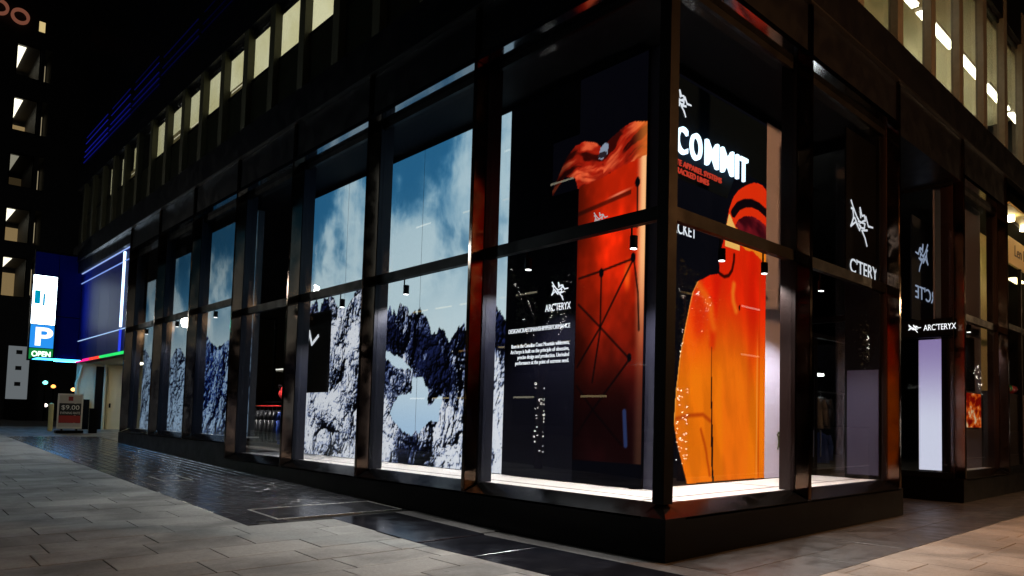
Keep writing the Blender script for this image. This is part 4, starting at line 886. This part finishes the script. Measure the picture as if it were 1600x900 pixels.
rg = MB(); ring(rg, (-59.9,-.15,29.55), .52, .36); rg.build('letter', emit('dull_red_letter', (.30,.10,.06), .55), tw)
rg = MB(); ring(rg, (-59.9,-1.30,29.75), .52, .36); rg.build('letter', MATS['dull_red_letter'], tw)
MB().box((-60.0,.95,29.0),(-59.98,1.30,29.75)).build('top_window', emit('tower_top', (.9,.68,.3), .7), tw)
pc = empty('poster_case', (-58.5,.9,.9), 'pale grey street poster case at the far left end of the pavement', 'poster case')
MB().box((-58.6,.25,.8),(-58.45,1.5,6.0)).build('case', BLKMET, pc); MB().box((-58.44,.3,2.3),(-58.42,1.45,5.95)).build('sheet', emit('pale_sheet', (.42,.47,.50), .28), pc)
for z in (3.2,4.3,5.4): MB().box((-58.41,.72,z),(-58.40,1.05,z+.28)).build('mark', mat('sheet_mark', (.03,.03,.04), .7), pc)
for i, (x, y, z, c, lb) in enumerate(((-52,1.9,3.1,(1,.35,.08),'orange street lantern seen under the parking sign'), (-50,2.6,2.9,(1,.5,.15),'warm street lantern right of the orange one'), (-55,2.0,1.9,(1,.9,.8),'small white lantern low under the parking sign'), (-48,.9,3.2,(.2,.9,.8),'small teal signal lamp at the far left'))):
    t = empty('street_lantern', (x,y,.95), lb, 'lamp', 'far lanterns under the parking sign')
    MB().tube((x,y,.95),(x,y,z-.1),.05,n=8).build('post', BLKMET, t); MB().lathe((x,y,z),[(.03,-.12),(.11,-.06),(.13,0),(.11,.06),(.03,.12)],12).build('globe', emit('lantern_%d' % i, c, 3.), t)

# ================================================================== NEXT SHOP ALONG STREET B
nx = empty('neighbouring_shop', (0,17,0), 'warm yellow lit shop front with dark lettering at the right edge', 'building')
YW = mat('yellow_cream_wall', (.70,.58,.26), .6)
MB().box((-.02,13.4,6.2),(.05,20,6.95)).build('sign_fascia', YW, nx)
MB().box((-.9,13.4,7.45),(PR,20,7.5)).box((-.95,13.4,.5),(-.9,20,7.5)).build('wall', YW, nx)
MB().box((-.03,13.4,4.35),(.06,20,4.50)).box((-.03,13.4,.49),(.06,20,.62)).box((-.03,15.9,.62),(.06,16.0,6.2)).build('frame', BLKMET, nx)
MB().box((.01,13.4,.62),(.02,15.9,4.35)).build('pane', GLASS, nx); MB().box((.01,13.4,4.5),(.02,15.9,6.2)).build('pane', GLASS, nx)
MB().box((-.6,13.4,.5),(-.04,20,2.6)).build('window_display', mat('dim_display', (.05,.03,.025), .6), nx)
fit(text('lettering', 'Len Edm', (.056,15.30,6.48), .45, '+x', mat('dark_letter', (.03,.025,.02), .5), nx), 1.75)
for y in (14.6,15.9,17.2): MB().tube((.15,y,7.3),(.15,y,7.44),.10,n=12).build('downlight', emit('warm_downlight', (1,.85,.5), 14), nx)
for y in (14.8,16.8): MB().box((-.5,y,6.1),(-.3,y+.9,6.16)).build('window_light', emit('warm_tube', (1,.82,.4), 8), nx)
for i, (y, z, c) in enumerate(((15.3,2.75,(.02,.35,.06)),(15.55,2.7,(.6,.03,.02)),(15.1,2.72,(.6,.25,.02)),(15.8,2.74,(.5,.03,.03)))):
    MB().lathe((-.15,y,z),[(.02,-.11),(.1,-.07),(.13,0),(.1,.07),(.02,.11)],12).build('ornament', mat('ornament_%d' % i, c, .25), nx)
S(MB().box((-6,20,-.2),(PR,21,13)), 'party_wall', FASCIA)

# ================================================================== STREET BEHIND THE CAMERA (lights the pavement and shows in the glass)
def street_lamp(x, y, label, power, col, r=.26, z=6.9):
    g = G(x); t = empty('street_lamp', (x,y,g), label, 'street lamp', 'street lamps along the kerb')
    MB().lathe((x,y,g),[(.16,0),(.16,.25),(.09,.35),(.07,1.2),(.055,z-g-.45),(.09,z-g-.40),(.09,z-g-.32)],14).build('post', BLKMET, t)
    MB().lathe((x,y,z),[(.08,-.32),(r*.8,-r*.75),(r,-.02),(r*.85,r*.6),(.08,r*.95)],18).build('globe', emit('globe_%d_%d' % (x*10, y*10), col, power/(39.5*r*r)), t, smooth=True)
    MB().lathe((x,y,z),[(.10,r*.97),(.12,r*1.1),(.02,r*1.7)],14).build('finial', BLKMET, t)
street_lamp(-24.6,-6.6,'globe street lamp on the kerb opposite the raised bays', 260, (1,.95,.85))
street_lamp(-41.6,-6.6,'globe street lamp on the kerb beyond the parking entrance', 200, (1,.95,.85))
street_lamp(-13.45,-7.1,'globe street lamp on the kerb opposite the mountain lightboxes', 170, (.72,.90,1))
street_lamp(4.6,-7.25,'globe street lamp on the kerb at the street corner', 75, (1,.88,.60))
street_lamp(7.1,5.0,'warm globe street lamp on the side street kerb opposite the jacket poster', 1900, (1,.43,.15))
street_lamp(7.1,24.3,'warm globe street lamp on the kerb opposite the neighbouring shop', 900, (1,.62,.32))
BARK = mat('tree_bark', (.06,.045,.03), .85, bump=.6, bscale=25); LEAF = mat('tree_leaf', (.05,.07,.02), .6)
def fairy_tree(x, y, label, seed):
    rng = random.Random(seed); g = G(x); t = empty('street_tree', (x,y,g), label, 'tree', 'fairy-lit street trees along the kerb')
    tr = MB(); p = Vector((x,y,g-.05)); tops = []
    tr.tube(p, p+Vector((0,0,2.6)), .13, .10, 10)
    br = []
    for k in range(7):
        a = k*2.4+rng.random(); s = p+Vector((0,0,2.2+.12*k)); e = s+Vector((math.cos(a)*(.4+.3*rng.random()), math.sin(a)*(.4+.3*rng.random()), 1.2+rng.random()))
        tr.tube(s, e, .05, .025, 7); br.append((s,e))
        for q in range(3):
            a2 = a+rng.uniform(-1,1); e2 = e+Vector((math.cos(a2)*.35, math.sin(a2)*.35, .5+.6*rng.random())); tr.tube(e, e2, .02, .008, 5); br.append((e,e2))
    tr.build('trunk', BARK, t)
    cr = MB()
    for s, e in br:
        for q in range(18):
            c = s.lerp(e, rng.uniform(.4,1.1))+Vector([rng.gauss(0,.22) for _ in range(3)]); d = Vector([rng.gauss(0,1) for _ in range(3)]).normalized()*.06; u = d.orthogonal()*.6
            cr.add([c-d, c+u, c+d, c-u], [(0,1,2,3)])
    tag(cr.build('crown', LEAF, t), kind='stuff')
    fl_ = MB()
    for q in range(64):
        a = rng.uniform(0, 6.283); z = rng.uniform(.45, 2.6); r = .125+.03*rng.random(); c = Vector((x+r*math.cos(a), y+r*math.sin(a), g+z)); s = .019
        fl_.add([c+Vector(v)*s for v in ((1,0,0),(0,1,0),(-1,0,0),(0,-1,0),(0,0,1),(0,0,-1))], [(0,1,4),(1,2,4),(2,3,4),(3,0,4),(1,0,5),(2,1,5),(3,2,5),(0,3,5)])
    for s, e in br:
        for q in range(4):
            c = s.lerp(e, rng.random())+Vector((0,0,.03)); r = .018; fl_.add([c+Vector(v)*r for v in ((1,0,0),(0,1,0),(-1,0,0),(0,-1,0),(0,0,1),(0,0,-1))], [(0,1,4),(1,2,4),(2,3,4),(3,0,4),(1,0,5),(2,1,5),(3,2,5),(0,3,5)])
    tag(fl_.build('fairy_lights', emit('fairy_bulb', (1,.93,.8), 16), t), kind='stuff')
fairy_tree(-10.24,-7.07,'fairy-lit tree on the kerb opposite the third window bay', 1)
fairy_tree(6.95,8.9,'fairy-lit tree on the kerb opposite the entrance', 2)
fairy_tree(6.95,22.7,'fairy-lit tree on the kerb past the neighbouring shop', 3)
fairy_tree(6.95,36.5,'fairy-lit tree farthest along the side street', 4)
sg = empty('traffic_signal', (-40.3,-9.4,0), 'traffic signal with a green lamp on a mast arm across the long street', 'traffic light')
MB().tube((-40.3,-11.2,0),(-40.3,-11.2,7.6),.11,.08,12).build('mast', BLKMET, sg); MB().tube((-40.3,-11.2,7.5),(-40.3,-9.2,7.5),.06,.05,10).build('arm', BLKMET, sg)
MB().box((-40.45,-9.55,6.55),(-40.05,-9.25,7.65)).build('housing', BLKMET, sg)
for z, c, e in ((7.42,(.05,.01,.01),.1),(7.10,(.08,.05,.01),.1),(6.80,(.1,1,.75),40)): MB().tube((-40.04,-9.4,z),(-40.0,-9.4,z),.13,n=16).build('lens', emit('signal_%d' % int(z*100), c, e), sg)
def opposite(label, o3, ux, n, nx_, nz_, bw, fh, seed, plit):
    rng = random.Random(seed); o3 = Vector(o3); ux = Vector(ux); n = Vector(n); t = empty('opposite_building', o3, label, 'building')
    def P(u, z, d): return o3 + ux*u + n*d + Vector((0,0,z))
    def bx(mb, u0, u1, z0, z1, d0, d1): mb.hexa([P(u0,z0,d0),P(u1,z0,d0),P(u1,z0,d1),P(u0,z0,d1),P(u0,z1,d0),P(u1,z1,d0),P(u1,z1,d1),P(u0,z1,d1)])
    b = MB(); bx(b, 0, nx_*bw, 0, nz_*fh+2, -3, 0); b.build('wall', mat('opposite_stone', (.02,.019,.018), .8, noise=.2, nscale=1), t)
    lit = [emit('opp_lit_a', (1,.78,.38), 1.1), emit('opp_lit_b', (1,.9,.65), 1.3), emit('opp_lit_c', (1,.6,.22), .7)]
    for i in range(nx_):
        for k in range(nz_):
            w_ = MB(); bx(w_, i*bw+.5, (i+1)*bw-.5, k*fh+1.2, (k+1)*fh-.4, .0, .08); f = w_.build('window', BLKMET, t)
            r = rng.random() * (.55 if (i < 7 and ux.x > .5) else 1)
            if r < plit:
                g = MB(); z1 = (k+1)*fh-.5; bx(g, i*bw+.6, (i+1)*bw-.6, z1-.14, z1, .081, .1); g.build('pane', rng.choice(lit), f)
            else:
                g = MB(); bx(g, i*bw+.6, (i+1)*bw-.6, k*fh+1.3, (k+1)*fh-.5, .081, .1); g.build('pane', mat('dark_pane', (.01,.011,.014), .1), f)
opposite('stone office building with lit windows across the long street', (-55,-27,0), (1,0,0), (0,1,0), 15, 6, 3.6, 3.8, 5, .30)
opposite('stone office building with lit windows across the side street', (26,-2,0), (0,1,0), (-1,0,0), 14, 5, 3.8, 3.8, 6, .2)

# lettering to plain meshes
bpy.context.view_layer.update(); dg = bpy.context.evaluated_depsgraph_get()
for o in [o for o in scn.objects if o.type == 'FONT']:
    me = bpy.data.meshes.new_from_object(o.evaluated_get(dg)); nm = o.name
    n = bpy.data.objects.new('tmp', me); COL.objects.link(n); n.parent = o.parent; n.matrix_parent_inverse = o.matrix_parent_inverse; n.matrix_basis = o.matrix_basis
    bpy.data.objects.remove(o); n.name = nm
